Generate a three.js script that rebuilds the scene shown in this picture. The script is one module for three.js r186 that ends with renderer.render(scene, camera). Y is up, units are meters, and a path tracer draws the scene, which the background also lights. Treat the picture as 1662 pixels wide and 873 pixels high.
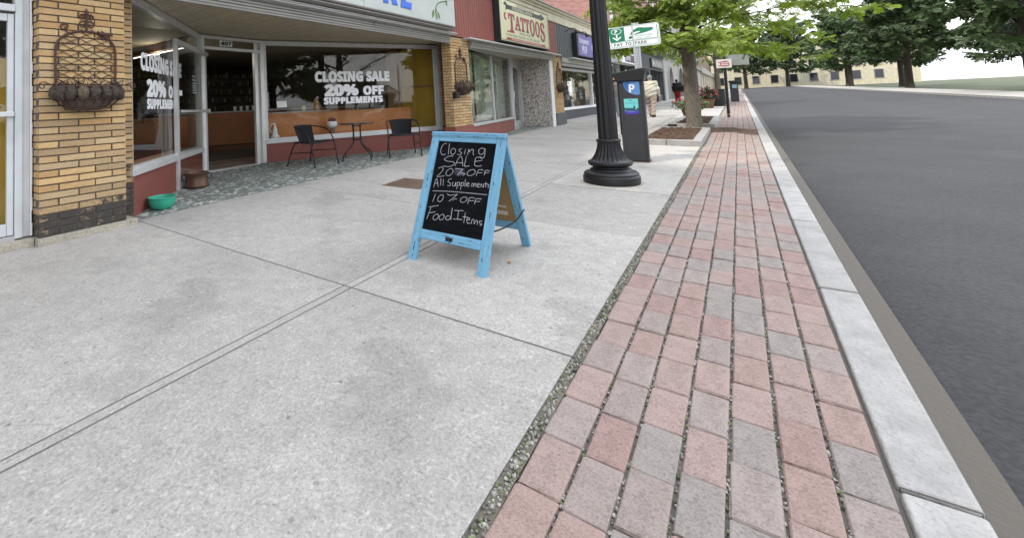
import * as THREE from 'three';
import { mergeGeometries } from 'three/addons/utils/BufferGeometryUtils.js';
import { RoundedBoxGeometry } from 'three/addons/geometries/RoundedBoxGeometry.js';
import { TextGeometry } from 'three/addons/geometries/TextGeometry.js';
import { FontLoader } from 'three/addons/loaders/FontLoader.js';
import { MarchingCubes } from 'three/addons/objects/MarchingCubes.js';

// ------------------------------------------------------------------ camera, sky, sun, exposure
const V3 = (x, y, z) => new THREE.Vector3(x, y, z);
const scene = new THREE.Scene();
const EXPOSURE = 2.68, SKY_LEVEL = 1.0, SUN_LEVEL = 1.15;
const camera = new THREE.PerspectiveCamera(89.68, 1662 / 873, 0.05, 1500);
camera.setViewOffset(2124, 1502, 462, 628.6, 1662, 873);      // a rising-front lens: the optical axis lies above and left of the frame's middle
camera.position.set(0, 1.143, 5.08);
{
  const yaw = 0.9012, pitch = 0.0656, roll = -0.0468;
  const f = V3(Math.sin(yaw) * Math.cos(pitch), Math.sin(pitch), -Math.cos(yaw) * Math.cos(pitch));
  const r0 = f.clone().cross(V3(0, 1, 0)).normalize(), u0 = r0.clone().cross(f);
  const r = r0.clone().multiplyScalar(Math.cos(roll)).addScaledVector(u0, Math.sin(roll));
  const u = u0.clone().multiplyScalar(Math.cos(roll)).addScaledVector(r0, -Math.sin(roll));
  camera.quaternion.setFromRotationMatrix(new THREE.Matrix4().makeBasis(r, u, f.clone().negate()));
}
const SUN_DIR = V3(-0.87 * 0.615, 0.788, -0.49 * 0.615).normalize();

// ------------------------------------------------------------------ random and noise
function rng(seed) { let a = seed >>> 0; return () => { a = (a + 0x6d2b79f5) | 0; let t = Math.imul(a ^ (a >>> 15), 1 | a); t = (t + Math.imul(t ^ (t >>> 7), 61 | t)) ^ t; return ((t ^ (t >>> 14)) >>> 0) / 4294967296; }; }
const R = rng(7);
const rr = (a, b) => a + (b - a) * R();
function hash2(x, y, s) { let h = Math.imul(x | 0, 374761393) ^ Math.imul(y | 0, 668265263) ^ Math.imul(s | 0, 1274126177); h = Math.imul(h ^ (h >>> 13), 1274126177); return ((h ^ (h >>> 16)) >>> 0) / 4294967296; }
function vnoise(x, y, per, s) {       // value noise, period per
  const xi = Math.floor(x), yi = Math.floor(y), fx = x - xi, fy = y - yi, m = (n) => ((n % per) + per) % per;
  const sx = fx * fx * (3 - 2 * fx), sy = fy * fy * (3 - 2 * fy);
  const a = hash2(m(xi), m(yi), s), b = hash2(m(xi + 1), m(yi), s), c = hash2(m(xi), m(yi + 1), s), d = hash2(m(xi + 1), m(yi + 1), s);
  return a + (b - a) * sx + (c - a) * sy + (a - b - c + d) * sx * sy;
}
function fbm(u, v, per, s, oct = 4) { let t = 0, a = 0.5, n = 0; for (let i = 0; i < oct; i++) { t += a * vnoise(u * per, v * per, per, s + i * 17); n += a; a *= 0.5; per *= 2; } return t / n; }
const clamp = (x, a = 0, b = 1) => Math.min(b, Math.max(a, x)), mix = (a, b, t) => a + (b - a) * t, sstep = (a, b, x) => { const t = clamp((x - a) / (b - a)); return t * t * (3 - 2 * t); };
const toS = (l) => 255 * (l <= 0.0031308 ? 12.92 * l : 1.055 * Math.pow(l, 1 / 2.4) - 0.055);

// sky: one computed overcast sky with soft cloud bands
{
  const w = 512, h = 256, d = new Float32Array(w * h * 4);
  for (let y = 0; y < h; y++) for (let x = 0; x < w; x++) {
    const el = (y + 0.5) / h * Math.PI - Math.PI / 2, az = (x + 0.5) / w * Math.PI * 2, e = Math.sin(el);
    const dx = Math.cos(el) * Math.cos(az), dz = Math.cos(el) * Math.sin(az), k = 1 / (Math.max(e, 0) + 0.22);
    const n = fbm((dx * k * 0.09 + 4) % 1 + 0, (dz * k * 0.09 + 4) % 1, 8, 3, 5);
    const cl = sstep(0.36, 0.66, n);
    const i = (y * w + x) * 4;
    const near = Math.exp(-Math.pow(Math.acos(clamp(dx * SUN_DIR.x + e * SUN_DIR.y + dz * SUN_DIR.z, -1, 1)) / 0.42, 2)), glow = 1 + 1.6 * near;
    const base = mix(0.84, 1.16, cl) * glow, hz = 1 - sstep(0.0, 0.5, Math.max(e, 0));
    const g = e < 0 ? 0.35 : 1;
    d[i] = SKY_LEVEL * g * mix(mix(0.84, 1.0, cl) * base, 1.0, hz * 0.5);
    d[i + 1] = SKY_LEVEL * g * mix(mix(0.89, 0.99, cl) * base, 0.99, hz * 0.5);
    d[i + 2] = SKY_LEVEL * g * mix(mix(0.99, 0.97, cl) * base, 0.98, hz * 0.5);
    d[i + 3] = 1;
  }
  const t = new THREE.DataTexture(d, w, h, THREE.RGBAFormat, THREE.FloatType);
  t.mapping = THREE.EquirectangularReflectionMapping; t.magFilter = t.minFilter = THREE.LinearFilter; t.needsUpdate = true;
  scene.background = t; scene.environment = t;
}
const sun = new THREE.DirectionalLight(new THREE.Color().setRGB(1, 0.92, 0.80), SUN_LEVEL);
sun.position.copy(SUN_DIR).multiplyScalar(60).add(V3(12, 0, 2)); sun.target.position.set(12, 0, 2);
sun.castShadow = true; sun.shadow.radius = 5; sun.shadow.mapSize.set(4096, 4096);
Object.assign(sun.shadow.camera, { left: -50, right: 90, top: 50, bottom: -50, near: 1, far: 220 });
scene.add(sun, sun.target);
const renderer = new THREE.WebGLRenderer({ antialias: true });
renderer.setSize(1662, 873); renderer.toneMapping = THREE.LinearToneMapping; renderer.toneMappingExposure = EXPOSURE;
renderer.shadowMap.enabled = true;
const font = await new FontLoader().loadAsync('fonts/droid/droid_sans_bold.typeface.json');

// ------------------------------------------------------------------ helpers
const SX = 0.009, SZ = -0.0313;
const gy = (x, z) => SX * clamp(x, -60, 160) + SZ * clamp(z, -12, 5.7);       // the pavement falls to the street and climbs along it
const used = {};
function numbered(n) { if (!(n in used)) { used[n] = 0; return n; } return n + '_' + String(++used[n]).padStart(3, '0'); }
function tag(o, label, category, group, kind) { if (label) o.userData.label = label; if (category) o.userData.category = category; if (group) o.userData.group = group; if (kind) o.userData.kind = kind; return o; }
function thing(name, label, category, p = [0, 0, 0], turn = 0, group) { const o = new THREE.Group(); o.name = numbered(name); o.position.set(...p); o.rotation.y = turn; scene.add(o); return tag(o, label, category, group); }
function mesh(name, g, m, parent) {
  const geo = Array.isArray(g) ? mergeGeometries(g.map(plain)) : g;
  const o = new THREE.Mesh(geo, m); o.castShadow = o.receiveShadow = true;
  o.name = parent ? name : numbered(name); (parent || scene).add(o); return o;
}
function struct(name, g, m) { const o = mesh(name, g, m); o.userData.kind = 'structure'; return o; }
function plain(g) { let q = g.index ? g.toNonIndexed() : g; const c = new THREE.BufferGeometry(); for (const k of ['position', 'normal', 'uv']) if (q.attributes[k]) c.setAttribute(k, q.attributes[k]); if (!c.attributes.uv) c.setAttribute('uv', new THREE.Float32BufferAttribute(new Float32Array(c.attributes.position.count * 2), 2)); return c; }
function uvBox(g, ox = 0, oy = 0) {      // uv in metres by the dominant side of each face
  if (g.index) g = g.toNonIndexed();
  const p = g.attributes.position, n = g.attributes.normal, uv = new Float32Array(p.count * 2);
  for (let i = 0; i < p.count; i++) {
    const a = Math.abs(n.getX(i)), b = Math.abs(n.getY(i)), c = Math.abs(n.getZ(i));
    let u, v; if (b >= a && b >= c) { u = p.getX(i); v = p.getZ(i); } else if (a > c) { u = p.getZ(i); v = p.getY(i); } else { u = p.getX(i); v = p.getY(i); }
    uv[2 * i] = u + ox; uv[2 * i + 1] = v + oy;
  }
  g.setAttribute('uv', new THREE.BufferAttribute(uv, 2)); return g;
}
const bx = (x0, x1, y0, y1, z0, z1) => uvBox(new THREE.BoxGeometry(Math.abs(x1 - x0), Math.abs(y1 - y0), Math.abs(z1 - z0)).translate((x0 + x1) / 2, (y0 + y1) / 2, (z0 + z1) / 2));
const rbx = (x0, x1, y0, y1, z0, z1, r = 0.006) => uvBox(new RoundedBoxGeometry(x1 - x0, y1 - y0, z1 - z0, 2, r).translate((x0 + x1) / 2, (y0 + y1) / 2, (z0 + z1) / 2));
const cyl = (r0, r1, h, s = 16) => new THREE.CylinderGeometry(r1, r0, h, s).translate(0, h / 2, 0);
const lathe = (pts, s = 32) => new THREE.LatheGeometry(pts.map((p) => new THREE.Vector2(p[0], p[1])), s);
const tube = (pts, r, n = 24, s = 8, closed = false) => new THREE.TubeGeometry(new THREE.CatmullRomCurve3(pts.map((p) => V3(...p)), closed, 'centripetal'), n, r, s, closed);
function bar(a, b, r, s = 8) { a = V3(...a); b = V3(...b); const d = b.clone().sub(a), g = new THREE.CylinderGeometry(r, r, d.length(), s); g.applyQuaternion(new THREE.Quaternion().setFromUnitVectors(V3(0, 1, 0), d.clone().normalize())); return g.translate((a.x + b.x) / 2, (a.y + b.y) / 2, (a.z + b.z) / 2); }
function taper(pts, s = 8) {     // tube whose radius varies: pts [x,y,z,r]
  const c = new THREE.CatmullRomCurve3(pts.map((p) => V3(p[0], p[1], p[2])), false, 'centripetal'), n = (pts.length - 1) * 3, pos = [], idx = [], uv = [], fr = c.computeFrenetFrames(n);
  let len = 0, pr = null;
  for (let i = 0; i <= n; i++) {
    const t = i / n, p = c.getPointAt ? c.getPoint(t) : 0, k = t * (pts.length - 1), a = Math.min(Math.floor(k), pts.length - 2), r = mix(pts[a][3], pts[a + 1][3], k - a);
    if (pr) len += pr.distanceTo(p); pr = p;
    for (let j = 0; j <= s; j++) { const w = j / s * Math.PI * 2, q = p.clone().addScaledVector(fr.normals[i], Math.cos(w) * r).addScaledVector(fr.binormals[i], Math.sin(w) * r); pos.push(q.x, q.y, q.z); uv.push(j / s * Math.max(0.05, 6.28 * pts[0][3]), len); }
  }
  for (let i = 0; i < n; i++) for (let j = 0; j < s; j++) { const a = i * (s + 1) + j, b = a + s + 1; idx.push(a, a + 1, b, b, a + 1, b + 1); }
  const g = new THREE.BufferGeometry(); g.setAttribute('position', new THREE.Float32BufferAttribute(pos, 3)); g.setAttribute('uv', new THREE.Float32BufferAttribute(uv, 2)); g.setIndex(idx); g.computeVertexNormals(); return g;
}
function poly(pts, t, y = 0) {    // a plan polygon [x,z] as a slab with its top at y
  const s = new THREE.Shape(pts.map((p) => new THREE.Vector2(p[0], -p[1]))); const g = new THREE.ExtrudeGeometry(s, { depth: t, bevelEnabled: false }); g.rotateX(-Math.PI / 2).translate(0, y - t, 0); return uvBox(g);
}
function outline(pts, depth, bevel = 0, holes = []) {   // a closed outline in x,y pushed back in z
  const s = new THREE.Shape(pts.map((p) => new THREE.Vector2(...p))); for (const h of holes) s.holes.push(new THREE.Path(h.map((p) => new THREE.Vector2(...p))));
  return new THREE.ExtrudeGeometry(s, { depth, bevelEnabled: bevel > 0, bevelSize: bevel, bevelThickness: bevel, bevelSegments: 1 });
}
function drape(g) { const p = g.attributes.position; for (let i = 0; i < p.count; i++) p.setY(i, p.getY(i) + gy(p.getX(i), p.getZ(i))); return g; }
function wallM(a, b) {       // local x along the wall from a to b, y up, z towards the viewer's side
  const ux = b[0] - a[0], uz = b[1] - a[1], l = Math.hypot(ux, uz), e = V3(ux / l, 0, uz / l), n = V3(-uz / l, 0, ux / l);
  const m = new THREE.Matrix4().makeBasis(e, V3(0, 1, 0), n); m.setPosition(a[0], 0, a[1]); m.len = l; return m;
}
const onW = (g, m) => g.applyMatrix4(m);
function words(str, x0, x1, y0, y1, t, bold = 0.05) {      // raised lettering filling a box
  const g = new TextGeometry(str, { font, size: 1, depth: 0.02, curveSegments: 4, bevelEnabled: bold > 0, bevelSize: bold, bevelThickness: 0.01, bevelSegments: 1 });
  g.computeBoundingBox(); const b = g.boundingBox, p = g.attributes.position;
  for (let i = 0; i < p.count; i++) p.setXYZ(i, mix(x0, x1, (p.getX(i) - b.min.x) / (b.max.x - b.min.x)), mix(y0, y1, (p.getY(i) - b.min.y) / (b.max.y - b.min.y)), (p.getZ(i) - b.min.z) / (b.max.z - b.min.z) * t);
  return g;
}
function jitter(g, a, s) { const p = g.attributes.position; for (let i = 0; i < p.count; i++) { const k = (q, e) => (hash2(Math.round(p.getX(i) * 4000) * 31 + Math.round(p.getZ(i) * 4000), Math.round(p.getY(i) * 4000) + e * 977, s + e) - 0.5) * a; const dx = k(0, 1), dy = k(0, 2), dz = k(0, 3); p.setXYZ(i, p.getX(i) + dx, p.getY(i) + dy * 0.6, p.getZ(i) + dz); } g.computeVertexNormals(); return g; }
const lin = (r, g, b) => new THREE.Color().setRGB(r, g, b);
function tex(w, h, fn, metres, srgb = true) {        // fn(u,v) -> linear rgb or grey
  const d = new Uint8Array(w * h * 4);
  for (let y = 0; y < h; y++) for (let x = 0; x < w; x++) { const c = fn((x + 0.5) / w, (y + 0.5) / h), i = (y * w + x) * 4; for (let k = 0; k < 3; k++) { const v = Array.isArray(c) ? c[k] : c; d[i + k] = clamp(srgb ? toS(clamp(v)) : v * 255, 0, 255); } d[i + 3] = 255; }
  const t = new THREE.DataTexture(d, w, h, THREE.RGBAFormat); t.wrapS = t.wrapT = THREE.RepeatWrapping; t.magFilter = THREE.LinearFilter; t.minFilter = THREE.LinearMipmapLinearFilter; t.generateMipmaps = true;
  if (srgb) t.colorSpace = THREE.SRGBColorSpace; if (metres) t.repeat.set(1 / metres, 1 / metres); t.needsUpdate = true; return t;
}
function print(w, h, draw) { const c = document.createElement('canvas'); c.width = w; c.height = h; const k = c.getContext('2d'); draw(k, w, h); const t = new THREE.CanvasTexture(c); t.colorSpace = THREE.SRGBColorSpace; return t; }
const std = (color, roughness = 0.7, metalness = 0, o = {}) => new THREE.MeshStandardMaterial({ color: Array.isArray(color) ? lin(...color) : color, roughness, metalness, ...o });
const scl = (c, k) => c.map((v) => v * k);

// ------------------------------------------------------------------ materials
const grainB = tex(256, 256, (u, v) => fbm(u, v, 32, 91, 3), 0.5, false);
const concreteMap = tex(1400, 1400, (u, v) => {
  const big = fbm(u, v, 4, 11, 4), mid = vnoise(u * 40, v * 40, 40, 12), x = Math.floor(u * 700), y = Math.floor(v * 700), s = vnoise(u * 420, v * 420, 420, 6), t = vnoise(u * 240, v * 240, 240, 7);
  let k = 0.36 * (0.84 + 0.28 * big) * (0.93 + 0.14 * mid) * (0.80 + 0.26 * s + 0.14 * t);
  const a = hash2(x, y, 5); if (a > 0.96) k *= 1.25; else if (a < 0.05) k *= 0.7;
  if (t > 0.85) k *= 1.14; else if (t < 0.14) k *= 0.86;
  k *= 1 - 0.13 * sstep(0.60, 0.75, fbm(u, v, 7, 44, 3));
  const gx = Math.floor(u * 18), gz = Math.floor(v * 18), gh = hash2(gx, gz, 77); if (gh > 0.88) { const d = Math.hypot(u * 18 - gx - 0.3 - 0.4 * hash2(gx, gz, 78), v * 18 - gz - 0.3 - 0.4 * hash2(gx, gz, 79)); k *= mix(gh > 0.95 ? 0.55 : 0.72, 1, sstep(0.05, 0.11, d + 0.03 * s)); }
  return [k, k * 0.95, k * 0.865];
}, 2.8);
const concreteBump = tex(700, 700, (u, v) => 0.6 * vnoise(u * 350, v * 350, 350, 6) + 0.4 * vnoise(u * 120, v * 120, 120, 8), 2.8, false);
const M = {};
M.concrete = [0, 1, 2].map((i) => std(scl([1, 1, 1], [1, 0.92, 1.05][i]), 0.92, 0, { map: concreteMap, bumpMap: concreteBump, bumpScale: 0.003 }));
M.concretePale = std([1.14, 1.12, 1.04], 0.9, 0, { map: concreteMap, bumpMap: concreteBump, bumpScale: 0.002 });
M.joint = std([0.10, 0.09, 0.075], 0.95, 0, { bumpMap: grainB, bumpScale: 0.004 });
M.mosaic = std([1, 1, 1], 0.75, 0, {
  map: tex(1024, 1024, (u, v) => {
    const n = 44, x = u * n, y = v * n, xi = Math.floor(x), yi = Math.floor(y); let d1 = 9, d2 = 9, id = 0;
    for (let a = -1; a <= 1; a++) for (let b = -1; b <= 1; b++) { const cx = xi + a, cy = yi + b, mx = ((cx % n) + n) % n, my = ((cy % n) + n) % n; const px = cx + hash2(mx, my, 1), py = cy + hash2(mx, my, 2), d = Math.hypot(px - x, py - y); if (d < d1) { d2 = d1; d1 = d; id = hash2(mx, my, 3); } else if (d < d2) d2 = d; }
    const e = sstep(0.04, 0.16, d2 - d1), g = 0.85 + 0.3 * fbm(u, v, 64, 9, 2);
    let c = id > 0.84 ? [0.50, 0.51, 0.46] : id > 0.66 ? [0.29, 0.31, 0.28] : id > 0.35 ? [0.165, 0.19, 0.165] : [0.12, 0.145, 0.128];
    return c.map((q, i) => mix([0.16, 0.17, 0.155][i], q, e) * g);
  }, 1.9), bumpMap: grainB, bumpScale: 0.003,
});
const speck = tex(512, 512, (u, v) => { const a = fbm(u, v, 10, 21, 5), s = vnoise(u * 128, v * 128, 128, 25), h = hash2(Math.floor(u * 200), Math.floor(v * 200), 3); let k = (0.82 + 0.36 * a) * (0.9 + 0.22 * s); if (h > 0.975) k *= 0.55; return [k, k * (0.96 + 0.06 * a), k * (0.9 + 0.15 * a)]; }, 0.9);
const speckB = tex(256, 256, (u, v) => fbm(u, v, 24, 33, 4), 0.4, false);
M.brick = [[0.49, 0.32, 0.15], [0.54, 0.375, 0.185], [0.455, 0.275, 0.12], [0.50, 0.36, 0.195], [0.42, 0.285, 0.15], [0.56, 0.375, 0.175]].map((c) => std(c, 0.8, 0, { map: speck, bumpMap: speckB, bumpScale: 0.0025 }));
M.brickWorn = [[0.40, 0.28, 0.15], [0.36, 0.25, 0.135], [0.44, 0.32, 0.18]].map((c) => std(c, 0.85, 0, { map: speck, bumpMap: speckB, bumpScale: 0.003 }));
const grime = (s, th) => tex(512, 512, (u, v) => { const n = fbm(u, v, 7, s, 5), f = fbm(u, v, 40, s + 3, 3), t = sstep(th - 0.16, th + 0.16, n * 0.75 + f * 0.3); const k = 0.8 + 0.4 * f; return [mix(0.045, 0.36, t) * k, mix(0.038, 0.25, t) * k, mix(0.034, 0.13, t) * k]; }, 0.7);
M.brickGrimy = [51, 58].map((s) => std([1, 1, 1], 0.85, 0, { map: grime(s, 0.42), bumpMap: speckB, bumpScale: 0.004 }));
M.brickSooty = [63, 69].map((s) => std([1, 1, 1], 0.8, 0, { map: grime(s, 0.71), bumpMap: speckB, bumpScale: 0.004 }));
M.mortar = std([0.10, 0.082, 0.062], 0.95, 0, { bumpMap: speckB, bumpScale: 0.003 });
M.mortarPale = std([0.20, 0.18, 0.15], 0.95, 0, { bumpMap: speckB, bumpScale: 0.003 });
const patchy = (lo, hi, per, s) => tex(256, 256, (u, v) => mix(lo, hi, fbm(u, v, per, s, 5)), 2.0);
const worn1 = patchy(0.72, 1.1, 5, 71), worn2 = patchy(0.8, 1.08, 14, 77);
M.redPanel = std([0.235, 0.07, 0.055], 0.6, 0, { map: worn1, bumpMap: grainB, bumpScale: 0.0006 });
M.redSiding = std([0.27, 0.088, 0.066], 0.55, 0, { map: worn1 });
M.greySiding = std([0.085, 0.092, 0.10], 0.55, 0, { map: worn1 });
M.alu = std([0.66, 0.66, 0.655], 0.36, 0.3, { map: worn2 });
M.aluDull = std([0.52, 0.52, 0.51], 0.5, 0.3, { map: worn1 });
M.whiteAlu = std([0.62, 0.635, 0.65], 0.45, 0.15, { map: worn2 });
M.soffit = [[0.46, 0.395, 0.275], [0.43, 0.365, 0.25], [0.48, 0.41, 0.29]].map((c) => std(c, 0.6, 0, { map: worn2 }));
M.fascia = std([0.33, 0.32, 0.30], 0.5, 0.35, { map: worn1, bumpMap: grainB, bumpScale: 0.001 });
M.gutter = std([0.26, 0.245, 0.225], 0.5, 0.3, { map: worn1 });
M.signWhite = std([0.50, 0.535, 0.50], 0.55, 0, { map: patchy(0.86, 1.03, 10, 83), bumpMap: grainB, bumpScale: 0.002 });
M.blue = std([0.04, 0.15, 0.62], 0.5);
M.vinyl = std([0.91, 0.92, 0.94], 0.45);
M.glass = new THREE.MeshPhysicalMaterial({ color: lin(0.97, 0.98, 0.97), roughness: 0.0, transmission: 1, thickness: 0, ior: 1.36, metalness: 0 });
M.glassOld = new THREE.MeshPhysicalMaterial({ color: lin(0.80, 0.84, 0.82), roughness: 0.02, transmission: 1, thickness: 0, ior: 1.52 });
const woodMap = (c, s, m = 1.2) => tex(512, 512, (u, v) => { const w = fbm(u * 1, v, 4, s, 3), g = fbm(u, v * 1, 5, s + 5, 2), l = vnoise((u * 2 + w * 0.4) % 1 * 8, v * 96 % 96, 96, s + 1), k = 0.82 + 0.22 * l + 0.16 * (g - 0.5); return [c[0] * k, c[1] * k, c[2] * k * 0.98]; }, m);
M.counter = std([1, 1, 1], 0.45, 0, { map: woodMap([0.50, 0.195, 0.06], 101) });
M.counterTop = std([0.42, 0.40, 0.37], 0.35);
M.tileFloor = std([0.22, 0.165, 0.13], 0.5, 0, { map: patchy(0.6, 1.25, 9, 105) });
M.darkWall = std([0.115, 0.09, 0.068], 0.85); M.brownWall = std([0.16, 0.075, 0.035], 0.8); M.ochreWall = std([0.52, 0.33, 0.045], 0.8, 0, { map: worn1 }); M.tanWall = std([0.42, 0.26, 0.12], 0.8, 0, { map: worn2 });
M.ceiling = std([0.30, 0.25, 0.16], 0.85);
M.blackMetal = std([0.006, 0.0064, 0.0075], 0.6, 0.0);
M.postBlack = std([0.007, 0.0074, 0.0085], 0.5, 0.0, { bumpMap: grainB, bumpScale: 0.0006 });
M.wicker = std([0.0055, 0.006, 0.0075], 0.8, 0, { bumpMap: tex(128, 128, (u, v) => (Math.floor(u * 32) + Math.floor(v * 32)) % 2 ? 0.2 : 1, 0.16, false), bumpScale: 0.003 });
M.rust = std([0.085, 0.045, 0.032], 0.85, 0.15, { map: patchy(0.6, 1.5, 20, 111), bumpMap: grainB, bumpScale: 0.001 });
M.coco = std([0.105, 0.078, 0.06], 0.98, 0, { map: patchy(0.5, 1.6, 30, 113), bumpMap: speckB, bumpScale: 0.02 });
M.cocoPale = std([0.20, 0.155, 0.10], 0.98, 0, { map: patchy(0.5, 1.6, 30, 114), bumpMap: speckB, bumpScale: 0.02 });
M.green = std([0.035, 0.36, 0.235], 0.4, 0, { map: worn2 });
M.copper = std([0.13, 0.075, 0.05], 0.45, 0.55, { map: patchy(0.55, 1.3, 8, 117), bumpMap: grainB, bumpScale: 0.0015 });
M.coverIron = std([0.15, 0.10, 0.065], 0.8, 0.2, { map: patchy(0.6, 1.3, 12, 119), bumpMap: grainB, bumpScale: 0.003 });
M.stoneBase = std([1.02, 0.97, 0.86], 0.9, 0, { map: concreteMap, bumpMap: concreteBump, bumpScale: 0.006 });
M.granite = [0.40, 0.36, 0.44].map((k, i) => std([k, k * 0.97, k * 0.92], 0.85, 0, { map: tex(256, 256, (u, v) => { const h = vnoise(u * 96, v * 96, 96, 131 + i); return 0.62 + 0.5 * fbm(u, v, 6, 3 + i, 3) * (h > 0.78 ? 0.45 : 0.7 + 0.5 * h); }, 0.8), bumpMap: grainB, bumpScale: 0.006 }));
M.mulch = std([1, 1, 1], 0.98, 0, { map: tex(512, 512, (u, v) => { const a = vnoise(u * 60, v * 130, 130, 141), b = vnoise(u * 128, v * 60, 128, 142), k = 0.4 + 0.9 * Math.max(a, b) * fbm(u, v, 20, 3, 3); return [0.15 * k, 0.09 * k, 0.058 * k]; }, 1.0), bumpMap: speckB, bumpScale: 0.03 });
const paverMap = tex(512, 512, (u, v) => { const a = fbm(u, v, 12, 151, 5), s = vnoise(u * 200, v * 200, 200, 152), h = hash2(Math.floor(u * 340), Math.floor(v * 340), 9), k = (0.66 + 0.56 * a) * (0.78 + 0.4 * s) * (h > 0.93 ? 1.25 : h < 0.07 ? 0.7 : 1); return [k, k * 0.99, k * 0.97]; }, 1.1);
M.paver = [[0.315, 0.225, 0.195], [0.32, 0.24, 0.21], [0.29, 0.24, 0.215], [0.305, 0.255, 0.23], [0.33, 0.245, 0.215], [0.30, 0.205, 0.18], [0.275, 0.24, 0.22]].map((c) => std(c, 0.92, 0, { map: paverMap, bumpMap: speckB, bumpScale: 0.004 }));
M.asphalt = std([0.65, 0.65, 0.65], 0.95, 0, { map: tex(512, 512, (u, v) => { const k = 0.055 * (0.7 + 0.6 * fbm(u, v, 5, 161, 4)) * (0.7 + 0.6 * vnoise(u * 200, v * 200, 200, 162)); return [k, k, k * 1.03]; }, 3), bumpMap: speckB, bumpScale: 0.004 });
M.meter = std([0.038, 0.040, 0.046], 0.5, 0.2, { map: worn2, bumpMap: grainB, bumpScale: 0.0004 });
M.meterDark = std([0.010, 0.010, 0.011], 0.45, 0.1);
M.steel = std([0.45, 0.47, 0.48], 0.45, 0.7, { map: worn2 });
M.bark = std([1, 1, 1], 0.95, 0, { map: tex(512, 512, (u, v) => { const n = fbm(u, v * 0.5, 14, 171, 5), l = vnoise(u * 40, v * 14, 40, 172), k = 0.45 + 0.5 * n + 0.5 * l; return [0.20 * k, 0.175 * k, 0.14 * k]; }, 0.7), bumpMap: speckB, bumpScale: 0.03 });
M.barkDark = std([0.045, 0.036, 0.028], 0.95);
const leafM = (c, t = 0.35) => new THREE.MeshPhysicalMaterial({ color: lin(...c), roughness: 0.85, transmission: t, thickness: 0, side: THREE.DoubleSide });
M.leaf = leafM([0.24, 0.35, 0.018], 0.5); M.leafDark = leafM([0.05, 0.10, 0.022]); M.leafYellow = leafM([0.34, 0.36, 0.04]); M.leafPlant = leafM([0.12, 0.22, 0.075], 0.3);
M.stoneGrey = std([0.40, 0.385, 0.355], 0.85, 0, { map: patchy(0.75, 1.15, 9, 181), bumpMap: grainB, bumpScale: 0.004 });
M.cream = std([0.60, 0.545, 0.40], 0.6, 0, { map: worn1 });
M.dark = std([0.012, 0.012, 0.013], 0.7); M.white = std([0.76, 0.77, 0.78], 0.5); M.redBrown = std([0.16, 0.045, 0.03], 0.7);
M.navyGrey = std([0.058, 0.066, 0.078], 0.55, 0, { map: worn1 });
const brickWallMap = (c, m, s) => tex(512, 512, (u, v) => {    // brickwork too far away to tell its bricks apart
  const rows = 24, cols = 8, r = Math.floor(v * rows), x = u * cols + (r % 2) * 0.5, fx = x - Math.floor(x), fy = v * rows - r, h = hash2(Math.floor(x) % cols, r, s), k = 0.75 + 0.5 * h;
  return fx < 0.035 || fy < 0.12 ? [0.35, 0.28, 0.25] : [c[0] * k, c[1] * k, c[2] * k];
}, 1.8);
M.farBrick = std([1, 1, 1], 0.88, 0, { map: brickWallMap([0.38, 0.19, 0.165], 1, 191), bumpMap: grainB, bumpScale: 0.003 });
M.farBrickDull = std([1, 1, 1], 0.88, 0, { map: brickWallMap([0.26, 0.12, 0.09], 1, 195), bumpMap: grainB, bumpScale: 0.003 });
M.skin = std([0.42, 0.25, 0.17], 0.6); M.skinDark = std([0.10, 0.055, 0.035], 0.6);
// ------------------------------------------------------------------ ground, pavement, road
{
  const g = new THREE.PlaneGeometry(900, 900, 60, 60).rotateX(-Math.PI / 2); const p = g.attributes.position;
  for (let i = 0; i < p.count; i++) { const x = p.getX(i), z = p.getZ(i); p.setY(i, SX * clamp(x, -60, 160) - 0.62); }
  g.computeVertexNormals(); struct('ground', uvBox(g), std([0.07, 0.085, 0.04], 0.95, 0, { map: patchy(0.6, 1.3, 10, 3) }));
}
function sheet(x0, x1, z0, z1, nx, nz, yf) { const g = new THREE.PlaneGeometry(x1 - x0, z1 - z0, nx, nz).rotateX(-Math.PI / 2).translate((x0 + x1) / 2, 0, (z0 + z1) / 2), p = g.attributes.position; for (let i = 0; i < p.count; i++) p.setY(i, yf(p.getX(i), p.getZ(i))); g.computeVertexNormals(); return uvBox(g); }
struct('pavement_bed', sheet(-60, 160, -12, 5.66, 110, 60, (x, z) => gy(x, z) - (z > 4.4 ? 0.014 : 0.03)), M.joint);
const walk = thing('sidewalk', 'grey concrete sidewalk of large slabs before the shops', 'sidewalk'); walk.userData.kind = 'structure';
const XJ = [-10.6, -8.5, -6.4, -4.25, -2.05, 0.2, 2.41, 4.63, 6.57, 8.42, 10.5, 12.55, 14.6, 16.7]; for (let x = 18.8; x < 150; x += x < 60 ? 2.1 : 8) XJ.push(x);
for (let i = 0; i + 1 < XJ.length; i++) {
  const x0 = XJ[i] + 0.005, x1 = XJ[i + 1] - 0.005, far = XJ[i] > 60;
  const rows = far ? [[-0.1, 4.345]] : [[-0.14, 2.86], [2.868, 2.925], [2.935, 4.345]];
  for (const [z0, z1] of rows) {
    const inPlanter = z1 > 3 && x0 > 10.4 && x0 < 21;
    const g = new RoundedBoxGeometry(x1 - x0, 0.06, z1 - z0, 1, 0.006).translate((x0 + x1) / 2, -0.03 + rr(-0.002, 0.002), (z0 + z1) / 2);
    mesh('slab', drape(uvBox(g, rr(0, 3), rr(0, 3))), M.concrete[z1 > 2.93 && z0 > 2.9 && x0 > 6.5 ? 2 : Math.floor(rr(0, 2.3))], walk);
  }
}
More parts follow.
